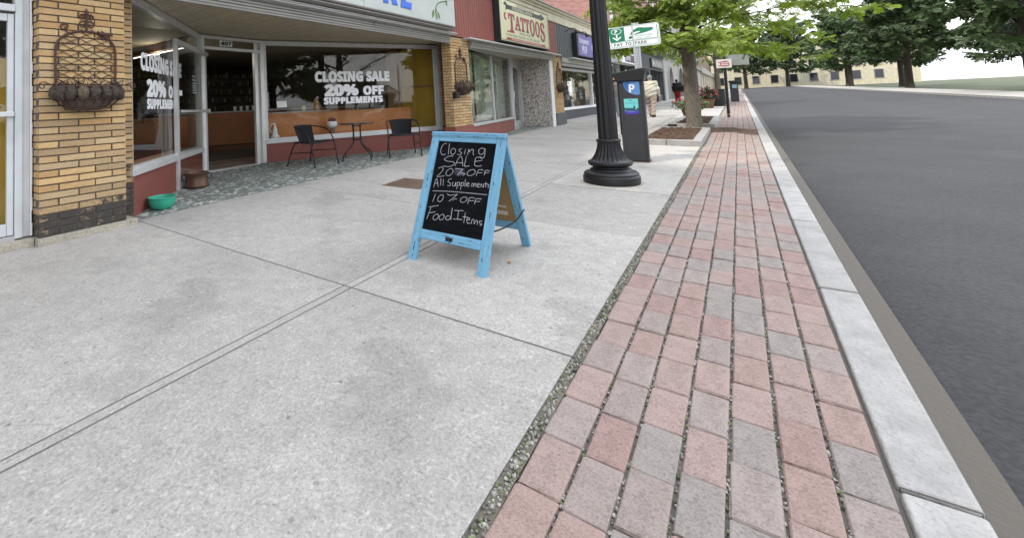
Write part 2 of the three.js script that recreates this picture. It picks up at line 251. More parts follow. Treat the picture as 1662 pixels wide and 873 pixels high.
mesh('edge_band', drape(uvBox(sheet(-12, 60, 4.347, 4.396, 700, 4, (x, z) => -0.012 + 0.012 * vnoise(x * 9 + 200, z * 40, 4096, 5)))), std([0.14, 0.125, 0.095], 0.98, 0, { map: patchy(0.5, 1.3, 24, 15), bumpMap: grainB, bumpScale: 0.006 }), walk);
{
  const g = jitter(new THREE.IcosahedronGeometry(0.007, 0), 0.004, 3), n = 9000, im = new THREE.InstancedMesh(plain(g), std([1, 1, 1], 0.95), n), d = new THREE.Object3D(), c = new THREE.Color();
  for (let i = 0; i < n; i++) { const x = 0.5 + 17 * Math.pow(R(), 1.6), z = R() < 0.55 ? 4.345 + 0.05 * (R() + R()) * 0.5 : [4.541, 4.68, 4.82, 4.952, 5.09, 5.228][Math.floor(R() * 6)] + rr(-0.006, 0.006); d.position.set(x, gy(x, z) - (z < 4.41 ? 0.005 : 0.011) + rr(0, 0.004), z); d.rotation.set(rr(0, 6), rr(0, 6), 0); d.scale.setScalar(rr(0.3, 1.15)); d.updateMatrix(); im.setMatrixAt(i, d.matrix); const k = rr(0.08, 0.42), m = R() < 0.25; im.setColorAt(i, c.setRGB(k * (m ? 0.5 : 1), k * (m ? 0.62 : 0.95), k * (m ? 0.28 : 0.85))); }
  im.name = 'grit'; im.castShadow = im.receiveShadow = true; tag(im, 'loose grit and moss bits in the seam beside the pavers', 'grit', null, 'stuff'); scene.add(im);
}
// entrance floor: small stones set in grey-green mortar
{
  const g = poly([[2.3, -0.145], [9.42, -0.145], [9.42, -0.5], [9.93, -0.6], [5.95, -2.34], [4.5, -2.36], [2.4, -0.24]], 0.05, 0.004);
  struct('entrance_floor', drape(g), M.mosaic);
  const g2 = poly([[10.3, -0.12], [16.5, -0.12], [16.5, -1.05], [14.9, -0.75], [10.4, -0.1]], 0.05, 0.004); struct('entrance_floor', drape(g2), M.mosaic);
}
{
  const pts = [], r = rng(17); let z = -0.1, x = 5.35; while (z < 2.8) { pts.push([x, z]); z += 0.05 + 0.05 * r(); x += (r() - 0.46) * 0.06; }
  const pos = [], w = (i) => 0.0016 + 0.0022 * Math.abs(Math.sin(i * 1.7)); for (let i = 0; i + 1 < pts.length; i++) { const [a, b] = pts[i], [c, d] = pts[i + 1], q = [[a - w(i), b], [a + w(i), b], [c + w(i + 1), d], [c - w(i + 1), d]].map(([u, v]) => [u, gy(u, v) + 0.0045, v]); pos.push(...q[0], ...q[2], ...q[1], ...q[0], ...q[3], ...q[2]); }
  const g = new THREE.BufferGeometry(); g.setAttribute('position', new THREE.Float32BufferAttribute(pos, 3)); g.computeVertexNormals(); const m = mesh('crack', plain(g), std([0.09, 0.085, 0.075], 1, 0, { side: THREE.DoubleSide }), walk); m.userData.kind = 'stuff';
}
// utility cover, brown iron, and a leaf
{
  const c = thing('utility_cover', 'rusty brown rectangular iron utility cover in the sidewalk behind the chalkboard', 'utility cover', [5.62, gy(5.62, 1.3), 1.3], 0.06);
  mesh('rim', [bx(-0.31, 0.31, -0.02, 0.006, -0.3, -0.27), bx(-0.31, 0.31, -0.02, 0.006, 0.27, 0.3), bx(-0.31, -0.28, -0.02, 0.006, -0.27, 0.27), bx(0.28, 0.31, -0.02, 0.006, -0.27, 0.27)], M.coverIron, c);
  const lid = [bx(-0.278, 0.278, -0.02, 0.004, -0.268, 0.268)]; for (let i = 0; i < 9; i++) for (let j = 0; j < 9; j++) lid.push(bx(-0.25 + i * 0.06, -0.23 + i * 0.06, 0.003, 0.008, -0.25 + j * 0.06, -0.215 + j * 0.06));
  mesh('lid', lid, M.coverIron, c); c.rotation.z = Math.atan(SX); c.rotation.x = -Math.atan(SZ);
}
// pavers: columns run along the street
{
  const strip = thing('brick_strip', 'pinkish red paver strip between the concrete sidewalk and the kerb', 'pavers'); strip.userData.kind = 'structure';
  const ZC = [4.392, 4.541, 4.68, 4.82, 4.952, 5.09, 5.228, 5.366], geos = [0, 1, 2].map((i) => { const g = jitter(new RoundedBoxGeometry(0.268, 0.06, 0.128, 1, 0.008), 0.004, 40 + i); return uvBox(g, i * 0.4, i * 0.27); });
  const rest = M.paver.map(() => []); let n = 0;
  const list = [];
  ZC.forEach((z0, c) => { if (c === ZC.length - 1) return; const z1 = ZC[c + 1], off = rr(-0.09, 0.09) + (c % 2) * 0.02; for (let i = -20; i < 230; i++) list.push([3.914 + off + i * 0.273, z0, z1, c]); });
  const near = list.filter((b) => b[0] > 3.5 && b[3] < 5).sort((a, b) => a[0] - b[0]).slice(0, 290), set = new Set(near);
  const q = new THREE.Quaternion();
  for (const b of list) {
    const [x, z0, z1] = b, zc = (z0 + z1) / 2, k = Math.floor(rr(0, 3)), s = (z1 - z0 - 0.009) / 0.128, m = Math.floor(Math.pow(R(), 0.9) * M.paver.length), y = gy(x, zc) - 0.03 + rr(-0.004, 0.003), ry = rr(-0.012, 0.012), rx = rr(-0.012, 0.012) - SZ, rz = SX + rr(-0.012, 0.012);
    if (set.has(b)) { const o = mesh('paver', geos[k], M.paver[m], strip); o.position.set(x + rr(-0.004, 0.004), y, zc); o.rotation.set(rx, ry, rz); o.scale.z = s; }
    else { const g = geos[k].clone(); g.scale(1, 1, s).rotateX(rx).rotateZ(rz).translate(x, y, zc); rest[m].push(g); }
  }
  M.paver.forEach((mm, i) => { const o = mesh('paving', rest[i], mm, strip); o.userData.kind = 'stuff'; });
  const far = mesh('far_paving', sheet(66, 160, 4.39, 5.37, 60, 1, (x, z) => gy(x, z) - 0.004), M.paver[3], strip); far.userData.kind = 'stuff';
}
{
  const kerb = thing('kerb', 'pale granite kerb along the street edge of the paver strip', 'kerb'); kerb.userData.kind = 'structure';
  const g = rbx(-0.92, 0.92, -0.2, 0.01, -0.09, 0.09, 0.015);
  for (let i = 0; i < 45; i++) { const x = -8 + i * 1.86, o = mesh('kerb_stone', g, M.granite[i % 3], kerb); o.position.set(x, gy(x, 5.47) + 0.0, 5.465); o.rotation.z = SX; }
}
const ROAD = (x) => SX * clamp(x, -60, 160) - 0.171 - 0.14;
struct('road', sheet(-60, 160, 5.55, 15.4, 60, 10, (x, z) => ROAD(x) + 0.10 * (1 - Math.pow((z - 10.5) / 5, 2))), M.asphalt);
struct('opposite_sidewalk', uvBox(sheet(-60, 160, 15.4, 18, 60, 1, (x, z) => ROAD(x) + 0.13)), M.concrete[1]);
struct('opposite_kerb', uvBox(sheet(-60, 160, 15.38, 15.4, 60, 1, (x, z) => ROAD(x) + (z > 15.39 ? 0.13 : -0.02))), M.granite[0]);

// ------------------------------------------------------------------ brick pillars
const BC = 0.0667, brickGeos = {};
function brickGeo(l, d, v) { const key = l.toFixed(2) + d.toFixed(2) + v; if (!brickGeos[key]) { const r = rng(Math.round(l * 1000) + v * 77), g = jitter(new RoundedBoxGeometry(l, BC - 0.0125, d, 1, 0.0035), 0.003, Math.round(l * 1000) + v); brickGeos[key] = uvBox(g, r() * 2, r() * 2); } return brickGeos[key]; }
function course(parent, y, segs, zf, pick, side = false, xs = 0) {   // one row of bricks: segs = [start, length]; on a side face x is fixed and z runs back
  for (const [s, l] of segs) {
    const d = 0.09, o = mesh('brick', brickGeo(l - 0.0125, d, Math.floor(R() * 3)), pick(), parent);
    if (side) { o.position.set(xs + d / 2 + rr(0, 0.0015), y, zf - s - l / 2); o.rotation.y = Math.PI / 2; } else o.position.set(s + l / 2, y, zf - d / 2 + rr(-0.0015, 0.0015));
  }
}
const anyOf = (a) => () => a[Math.floor(R() * a.length)];
{ // first pillar, beside the door at the left
  const p = thing('brick_pillar', 'tan brick pillar with soot-blackened lowest courses on a grey stone foot', 'pillar');
  const x0 = 1.461, x1 = 2.245, y0 = 0.084;
  mesh('core', [bx(x0 + 0.009, x1 - 0.01, 0.0, 2.78, -0.25, -0.011), bx(x1 - 0.02, 2.41, 0.02, 2.6, -0.5, -0.216)], M.mortar, p);
  const rowA = [[x0, 0.166], [x0 + 0.166, 0.318], [x0 + 0.484, 0.3]], rowB = [[x0, 0.336], [x0 + 0.336, 0.305], [x0 + 0.641, 0.143]];
  for (let i = 0; i < 40; i++) {
    const y = y0 + BC * (i + 0.5), h = R();
    const pick = i < 3 ? anyOf(M.brickSooty) : i < 6 ? (R() < 0.75 - (i - 3) * 0.2 ? anyOf(M.brickGrimy) : anyOf(M.brickWorn)) : i < 17 ? () => (R() < 0.3 ? anyOf(M.brickWorn)() : anyOf(M.brick)()) : i < 24 ? () => (R() < 0.3 ? anyOf(M.brickWorn)() : anyOf(M.brick)()) : anyOf(M.brick);
    course(p, y, i % 2 ? rowB : rowA, 0, pick);
    course(p, y, i % 2 ? [[0.09, 0.16]] : [[0.09, 0.06], [0.15, 0.1]], 0, pick, true, x0);
    course(p, y + 0.012, i % 2 ? [[x1 + 0.002, 0.168]] : [[x1 + 0.002, 0.168]], -0.205, i < 5 ? anyOf(M.brickSooty) : i < 8 ? anyOf(M.brickGrimy) : () => (R() < 0.3 ? anyOf(M.brickWorn)() : anyOf(M.brick)()));
  }
  const foot = outline([[x0 - 0.012, -0.25], [x1 + 0.12, -0.25], [x1 + 0.115, -0.06], [x1 + 0.02, 0.045], [x0 + 0.02, 0.05], [x0 - 0.012, 0.03]].map(([a, b]) => [a, b]), 0.14, 0.006);
  foot.rotateX(-Math.PI / 2).scale(1, 1, -1); foot.index || 0;
  const fg = bx(x0 - 0.012, x1 + 0.1, -0.08, y0 - 0.002, -0.25, 0.045), fp = fg.attributes.position;
  for (let i = 0; i < fp.count; i++) if (fp.getZ(i) > 0 && fp.getX(i) > 2) fp.setZ(i, fp.getZ(i) - 0.02);
  mesh('stone_foot', fg, M.stoneBase, p);
}
function pier(label, x0, x1, h, foot, o = {}) {
  const p = thing('brick_pillar', label, 'pillar'), y0 = 0.58, w = x1 - x0;
  mesh('core', [bx(x0 + 0.009, x1 - 0.009, 0.0, h, -0.24, -0.011)], M.mortar, p);
  const n = Math.floor((h - y0) / BC);
  for (let i = 0; i < n; i++) {
    const y = y0 + BC * (i + 0.5), k = 0.3, seg = []; let s = i % 2 ? k / 2 : k; const list = [];
    for (let a = 0; a < w - 0.02;) { const l = Math.min(s, w - a); list.push([x0 + a, w - a - l < 0.05 ? w - a : l]); a += w - a - l < 0.05 ? w : l; s = k; }
    course(p, y, list, 0, anyOf(M.brick));
    if (o.side) course(p, y, i % 2 ? [[0.09, 0.14]] : [[0.09, 0.06], [0.15, 0.08]], 0, anyOf(M.brick), true, x0);
    if (o.back) course(p, y + 0.01, [[9.945, 0.3]], -0.585, anyOf(M.brick));
  }
  if (o.back) mesh('core', bx(9.955, 10.3, 0.1, h - 0.12, -0.7, -0.596), M.mortar, p);
  if (foot === 'red') { mesh('red_foot', [bx(x0 - 0.012, x1 + 0.03, 0.02, y0 - 0.002, -0.26, 0.022), ...(o.back ? [bx(9.94, 10.3, 0.02, y0 - 0.004, -0.69, -0.575)] : [])], M.redPanel, p); }
  else mesh('plinth', rbx(x0 - 0.02, x1 + 0.06, 0.02, y0 + 0.01, -0.3, 0.05, 0.012), M.greySiding, p);
  return p;
}
pier('tan brick pillar on a red foot between the orange shop window and the tattoo shop', 9.42, 10.33, 2.66, 'red', { side: true, back: 0.2 });
pier('narrow tan brick pillar on a dark grey plinth right of the pebbled wall', 16.78, 17.86, 2.68, 'grey', { side: true });

// ------------------------------------------------------------------ left neighbour: white metal door frame with a step
{
  const t = thing('neighbour_doorway', 'white metal shop doorway with a tall glass door left of the first pillar', 'doorway'), z = -0.12;
  mesh('post', [rbx(1.316, 1.374, 0.1, 2.9, z - 0.1, z, 0.004), rbx(1.376, 1.43, 0.1, 2.9, z - 0.1, z - 0.018, 0.004)], M.whiteAlu, t);
  mesh('sealant', [...Array(24)].map((_, i) => { const r = rr(0.008, 0.013); return bx(1.432, 1.432 + r * 1.6, 0.1 + i * 0.115, 0.1 + (i + 1) * 0.115 - 0.001, z - 0.06, z - 0.006 + rr(-0.004, 0.003)); }), M.white, t);
  mesh('head_bar', rbx(0.2, 1.314, 2.17, 2.235, z - 0.09, z + 0.012, 0.004), M.whiteAlu, t);
  mesh('transom_pane', bx(0.2, 1.314, 2.237, 2.8, z - 0.05, z - 0.044), M.glass, t);
  const d = mesh('door', [rbx(1.262, 1.311, 0.135, 2.15, z - 0.07, z - 0.02, 0.004), rbx(0.2, 1.26, 2.08, 2.15, z - 0.068, z - 0.022, 0.004), rbx(0.2, 1.26, 0.135, 0.24, z - 0.068, z - 0.022, 0.004), rbx(0.2, 0.25, 0.242, 2.078, z - 0.068, z - 0.022, 0.004)], M.whiteAlu, t);
  mesh('pane', bx(0.25, 1.262, 0.24, 2.08, z - 0.05, z - 0.044), M.glass, d); mesh('push_bar', rbx(0.25, 1.31, 1.2, 1.245, z - 0.016, z + 0.012, 0.006), M.whiteAlu, d);
  mesh('threshold', bx(0.2, 1.316, 0.086, 0.128, z - 0.1, z - 0.005), M.aluDull, t);
  mesh('step', rbx(-0.4, 1.447, -0.15, 0.087, -0.6, -0.045, 0.012), M.stoneBase, t);
  mesh('wall', [bx(-9, 0.2, -0.3, 4.4, -0.3, -0.1), bx(-9, 1.45, 2.8, 4.4, -0.3, -0.125), bx(-9, 1.36, -0.3, 4.4, -9.2, -9), bx(-9.2, -9, -0.3, 4.4, -9.2, -0.1), bx(1.37, 1.45, -0.3, 4.4, -9.2, -0.3)], M.darkWall, t);
  mesh('reflection_panel', bx(0.1, 1.3, 0.1, 1.75, -0.32, -0.3), M.ochreWall, t); mesh('inner_floor', bx(-9, 1.37, 0.0, 0.09, -9, -0.6), M.tileFloor, t); mesh('roof', bx(-9.2, 1.45, 4.4, 4.5, -9.2, -0.1), M.darkWall, t);  // ochre panel added for the yellow-brown reflection in the lower door glass
  mesh('added_shade_storeys', bx(-30, -1.5, 4.51, 15.5, -14, -0.2), M.farBrickDull, t); mesh('lower_front', bx(-30, -9.201, -0.4, 4.51, -14, -0.2), M.farBrickDull, t);  // unseen tall block, added and sized to shade the near sidewalk
}

// ------------------------------------------------------------------ the shop
const shop = thing('supplement_shop', 'recessed shop front with closing sale lettering, open glass door and brown-red knee walls', 'shop');
const A0 = [2.385, -0.225], A1 = [4.57, -2.33], B0 = [5.94, -2.32], B1 = [9.93, -0.617];
const WA = wallM(A0, A1), WB = wallM(B0, B1), LA = WA.len, LB = WB.len, DZ = -2.33;
const KY = 0.49, SY = 0.565, GT = 2.455, FT = 2.545;
// knee walls and sills
for (const [m, l] of [[WA, LA], [WB, LB]]) {
  mesh('knee_wall', [onW(bx(0, l * 0.5 - 0.002, -0.05, KY, -0.1, 0), m), onW(bx(l * 0.5 + 0.002, l, -0.05, KY, -0.1, 0), m), onW(bx(l * 0.5 - 0.01, l * 0.5 + 0.01, -0.05, KY, -0.09, -0.01), m)], M.redPanel, shop);
  const f = mesh('window_frame', [onW(rbx(-0.01, l, KY, SY, -0.09, 0.035, 0.006), m), onW(rbx(0, l, SY, SY + 0.03, -0.07, 0.012, 0.004), m), onW(rbx(0, l, GT, FT, -0.07, 0.02, 0.005), m), onW(rbx(0, 0.06, SY + 0.03, GT, -0.07, 0.012, 0.004), m), onW(rbx(l - 0.075, l, SY + 0.03, GT, -0.07, 0.012, 0.004), m), onW(rbx(l - 0.14, l - 0.08, SY + 0.03, GT, -0.06, 0.0, 0.004), m)], M.alu, shop);
  mesh('pane', onW(bx(0.06, l - 0.14, SY + 0.03, GT, -0.035, -0.029), m), M.glass, f);
  const a = m === WA, L = a ? [[0.40, 1.99, 1.703, 1.93], [0.58, 1.84, 1.382, 1.612], [0.59, 1.82, 1.232, 1.366]] : [[1.10, 2.94, 1.692, 1.928], [1.30, 2.77, 1.386, 1.645], [1.285, 2.735, 1.218, 1.368]];
  const T = a ? ['CLOSING SALE', '20% OFF', 'SUPPLEMENTS'] : ['CLOSING SALE', '20% OFF', 'SUPPLEMENTS'];
  T.forEach((s, i) => { if (s === '20% OFF') { const [u0, u1, v0, v1] = L[i], w = u1 - u0; mesh('lettering', [onW(words('20%', u0, u0 + w * 0.56, v0, v1, 0.0016, 0.07).translate(0, 0, -0.0285), m), onW(words('OFF', u0 + w * 0.64, u1, v0 + (a ? 0 : 0.005), v1 - 0.045, 0.0016, 0.07).translate(0, 0, -0.0285), m)], M.vinyl, f); } else mesh('lettering', onW(words(s, ...L[i], 0.0016, 0.07).translate(0, 0, -0.0285), m), M.vinyl, f); });
}
// display ledges behind the glass
mesh('window_ledge', [onW(bx(0, LB, KY, SY + 0.01, -0.5, -0.1), WB)], M.counter, shop);
mesh('window_ledge', [onW(bx(0.02, LA - 0.02, KY, SY + 0.01, -0.36, -0.1), WA)], M.counter, shop);
mesh('display_backing', [onW(bx(-0.03, 3.75, SY + 0.012, 1.075, -0.5, -0.46), WB)], M.counter, shop);
mesh('backing_cap', [onW(rbx(-0.03, 1.6, 1.076, 1.1, -0.66, -0.44, 0.004), WB)], M.counterTop, shop);
// corner post and the doorway
mesh('corner_post', [rbx(4.50, 4.565, 0.05, FT, DZ - 0.05, DZ + 0.03, 0.004), rbx(5.855, 5.945, 0.05, FT, DZ - 0.06, DZ + 0.025, 0.004), rbx(5.73, 5.80, 0.11, 2.3, DZ - 0.06, DZ + 0.01, 0.004), rbx(5.803, 5.853, 0.11, FT, DZ - 0.1, DZ - 0.02, 0.003)], M.alu, shop);
const dframe = mesh('door_frame', [rbx(4.567, 4.635, 0.05, FT, DZ - 0.05, DZ + 0.02, 0.004), rbx(4.637, 5.853, 2.295, 2.35, DZ - 0.05, DZ + 0.02, 0.004), rbx(4.637, 5.853, 2.49, FT, DZ - 0.05, DZ + 0.02, 0.004), bx(4.637, 5.73, 0.1, 0.132, DZ - 0.08, DZ + 0.05)], M.alu, shop);
mesh('transom_pane', bx(4.637, 5.8, 2.35, 2.49, DZ - 0.02, DZ - 0.014), M.glass, dframe);
{
  const pl = mesh('number_plate', bx(4.965, 5.235, 2.372, 2.477, DZ - 0.012, DZ - 0.007), M.white, dframe);
  mesh('numerals', words('407', 4.985, 5.215, 2.388, 2.462, 0.004, 0.05).translate(0, 0, DZ - 0.0068), M.dark, dframe);
}
{ // open door leaf, standing out from the left jamb
  const m = wallM([3.515, -1.30], [4.70, -2.415]), L = m.len, t = 0.028, parts = [rbx(0, 0.085, 0.012, 2.195, -t, t, 0.004), rbx(L - 0.062, L, 0.02, 2.195, -t, t, 0.004), rbx(0.085, L - 0.062, 2.115, 2.195, -t, t, 0.004), rbx(0.085, L - 0.062, 0.02, 0.10, -t, t, 0.004)].map((g) => onW(g.translate(0, 0.065, 0), m));
  const d = mesh('door', parts, M.alu, shop);
  mesh('pane', onW(bx(0.085, L - 0.06, 0.165, 2.18, -0.003, 0.003), m), M.glass, d);
  mesh('push_bar', [onW(rbx(0.08, L + 0.03, 1.175, 1.215, t + 0.012, t + 0.04, 0.008), m), onW(rbx(L - 0.01, L + 0.035, 1.165, 1.225, t + 0.006, t + 0.046, 0.012), m)], M.alu, d);
  mesh('closer', [onW(rbx(L - 0.36, L - 0.08, 2.16, 2.225, t + 0.003, t + 0.06, 0.01), m)], M.aluDull, d);
  mesh('notice', onW(bx(0.10, 0.3, 1.43, 1.51, 0.0035, 0.0045), m), M.vinyl, d);
  const hours = print(256, 256, (k) => { k.clearRect(0, 0, 256, 256); k.fillStyle = '#d8dade'; k.font = 'bold 34px sans-serif'; ['STORE', 'HOURS'].forEach((s, i) => k.fillText(s, 50, 40 + i * 40)); k.font = 'bold 22px sans-serif'; for (let i = 0; i < 5; i++) k.fillRect(60, 100 + i * 28, 130 - (i % 2) * 20, 12); });
  const hm = std([0.7, 0.7, 0.72], 0.5, 0, { map: hours, transparent: true, alphaTest: 0.4 }); hm.alphaMap = null;
  const hg = new THREE.PlaneGeometry(0.42, 0.36).translate(0.95, 1.62, 0.0045); mesh('hours_print', onW(hg, m), hm, d);
}
// soffit of narrow planks and the ribbed fascia
{
  const zAt = (x) => x < A0[0] ? -0.2 : x < A1[0] ? mix(A0[1], A1[1], (x - A0[0]) / (A1[0] - A0[0])) : x < B0[0] ? DZ : mix(B0[1], B1[1], clamp((x - B0[0]) / (B1[0] - B0[0])));
  const s = mesh('soffit', bx(1.5, 10.0, 2.606, 2.62, -2.5, 0.0), M.soffit[1], shop);
  for (let i = 0; i < 77; i++) { const x = 2.25 + i * 0.1; if (x > 9.9) break; const zb = Math.min(zAt(x), zAt(x + 0.1)) - 0.03; mesh('plank', [bx(x + 0.002, x + 0.094, 2.572, 2.602, zb, -0.01), bx(x + 0.094, x + 0.1, 2.584, 2.602, zb, -0.01)], M.soffit[i % 3], s); }
  for (const [n, x0, x1] of [['fascia', 1.452, 9.33]]) {
    const prof = [[0.0, 2.473], [0.05, 2.473], [0.052, 2.50]]; for (let k = 0; k < 6; k++) { const y = 2.505 + k * 0.042; prof.push([0.066, y], [0.066, y + 0.026], [0.046, y + 0.032], [0.046, y + 0.04]); } prof.push([0.05, 2.765], [0, 2.765]);
    const g = outline(prof.map(([z, y]) => [-z, y]), x1 - x0).rotateY(Math.PI / 2).translate(x0, 0, 0); g.computeVertexNormals(); mesh(n, uvBox(g), M.fascia, shop);
    const gut = [[0.05, 2.70], [0.26, 2.70], [0.30, 2.725], [0.30, 2.745], [0.27, 2.752], [0.32, 2.757], [0.335, 2.775], [0.335, 2.79], [0.05, 2.79]];
    mesh('canopy_rail', uvBox(outline(gut.map(([z, y]) => [-z, y]), x1 - x0 - 0.25).rotateY(Math.PI / 2).translate(x0, 0, 0)), M.gutter, shop);
    mesh('drip_edge', [rbx(x0, x1 + 0.08, 2.655, 2.672, 0.0, 0.17, 0.004), rbx(x0, x1 + 0.1, 2.674, 2.69, 0.0, 0.2, 0.004)], M.alu, shop);
  }
  mesh('awning_hook', [bar([6.52, 2.6, 0.06], [6.52, 2.68, 0.16], 0.008), bar([6.52, 2.6, 0.06], [6.52, 2.56, 0.1], 0.008)], M.gutter, shop);
}
// building body: walls, roof and back room
mesh('upper_wall', [bx(1.45, 9.2, 2.625, 7.0, -0.3, 0.0), bx(9.2, 10.4, 2.7, 4.4, -0.3, -0.005), bx(1.45, 9.2, 4.51, 7.0, -12, -0.301)], M.farBrickDull, shop);  // unseen top of the shop wall, raised to shade the sidewalk before it
mesh('room_wall', [bx(1.451, 10.5, 0, 4.4, -9.3, -9.1), bx(10.36, 10.44, 0, 4.4, -9.1, -0.3), bx(1.45, 10.36, 2.625, 2.66, -9.1, -0.3)], M.darkWall, shop);
mesh('room_floor', poly([[2.3, -0.35], [4.55, -2.4], [5.95, -2.4], [9.95, -0.72], [10.36, -0.72], [10.36, -9.1], [1.46, -9.1], [1.46, -0.3]], 0.1, 0.128), M.tileFloor, shop);
{ const fl = mesh('floor_base', bx(4.6, 6.4, 0.05, 0.1, -5, -2.42), M.tileFloor, shop); const tints = [0.19, 0.25, 0.15, 0.22].map((k) => std([k * 1.25, k, k * 0.84], 0.45, 0, { map: worn1 })); const g = rbx(-0.149, 0.149, 0, 0.012, -0.149, 0.149, 0.003); for (let i = 0; i < 9; i++) for (let j = 0; j < 9; j++) { const o = mesh('floor_tile', g, tints[Math.floor(R() * 4)], fl); o.position.set(4.5 + i * 0.305, 0.126, -2.6 - j * 0.305); } }
mesh('inner_ceiling', bx(1.46, 10.36, 2.6205, 2.6245, -9.1, -2.6), M.ceiling, shop);
mesh('yellow_wall', [bx(10.30, 10.355, 0.1, 2.6, -2.0, -0.7)], M.ochreWall, shop);
mesh('tan_column', [rbx(10.12, 10.36, 0.1, 2.6, -2.35, -2.03, 0.01)], M.tanWall, shop);
mesh('picture_rail', [rbx(10.2, 10.298, 1.585, 1.62, -1.9, -0.85, 0.006)], M.tanWall, shop);
mesh('roof', bx(1.45, 26.2, 4.401, 4.5, -12.2, -0.1), M.dark, shop);
// counter in the back room and shelves behind
{
  const m = wallM([5.55, -5.95], [10.2, -3.45]), t = thing('serving_counter', 'orange wooden counter with a grey top seen through the open door', 'counter');
  mesh('front_panel', [onW(bx(0, m.len, 0.34, 1.14, -0.5, 0), m)], std([1, 1, 1], 0.5, 0, { map: woodMap([0.36, 0.13, 0.042], 121) }), t); mesh('kick_board', onW(bx(0, m.len, 0.13, 0.325, -0.5, -0.03), m), M.brownWall, t); mesh('counter_top', onW(rbx(-0.02, m.len, 1.142, 1.18, -0.55, 0.04, 0.006), m), M.counterTop, t);
  const s = thing('shelf_unit', 'dark wall shelves lined with small bottles behind the counter', 'shelves');
  const w = wallM([3.4, -8.6], [10.0, -6.9]);
  mesh('back', onW(bx(0, w.len, 0.13, 2.3, -0.4, -0.36), w), M.darkWall, s);
  for (let k = 0; k < 6; k++) mesh('shelf', onW(bx(0, w.len, 0.95 + k * 0.25, 0.97 + k * 0.25, -0.36, 0), w), M.darkWall, s);
  const cols = [[0.55, 0.55, 0.5], [0.3, 0.22, 0.1], [0.1, 0.12, 0.16], [0.4, 0.36, 0.25], [0.16, 0.07, 0.03]].map((c) => std(scl(c, 0.5), 0.5)), sets = cols.map(() => []);
  for (let k = 0; k < 6; k++) for (let u = 0.1; u < w.len - 0.1; u += rr(0.07, 0.16)) { const h = rr(0.09, 0.18), r = rr(0.025, 0.04); sets[Math.floor(R() * 5)].push(onW(lathe([[0, 0], [r, 0], [r, h * 0.7], [r * 0.6, h * 0.8], [r * 0.6, h], [0, h]], 8).translate(u, 0.97 + k * 0.25, -0.1), w)); }
  sets.forEach((g, i) => { mesh('bottles', g, cols[i], s).userData.kind = 'stuff'; });
  for (let i = 0; i < 5; i++) { const p = V3(1.9 + i * 0.16, 1.18, -0.3).applyMatrix4(m); tag(mesh('paper_cup', lathe([[0, 0], [0.035, 0], [0.045, 0.12], [0.042, 0.12], [0.033, 0.01], [0, 0.01]], 14).translate(p.x, p.y, p.z), M.white), 'white paper cup in the row on the serving counter', 'cup', 'cups on the serving counter'); }
}
{ // fluorescent tube
  const t = thing('ceiling_light', 'lit fluorescent tube under the shop ceiling seen through the left window', 'light');
  const a = V3(4.72, 2.42, -5.2), b = V3(4.75, 2.42, -3.2);
  mesh('fitting', bx(4.70, 4.77, 2.455, 2.62, -5.25, -3.1), M.brownWall, t);
  mesh('tube', bar(a.toArray(), b.toArray(), 0.008, 10), new THREE.MeshStandardMaterial({ color: 0xffffff, emissive: lin(1, 0.97, 0.85), emissiveIntensity: 2.2 }), t);
  const l = new THREE.PointLight(lin(1, 0.95, 0.82), 0.5, 0, 2); l.position.set(4.735, 2.36, -4.2); l.castShadow = true; l.shadow.radius = 4; t.add(l);
}
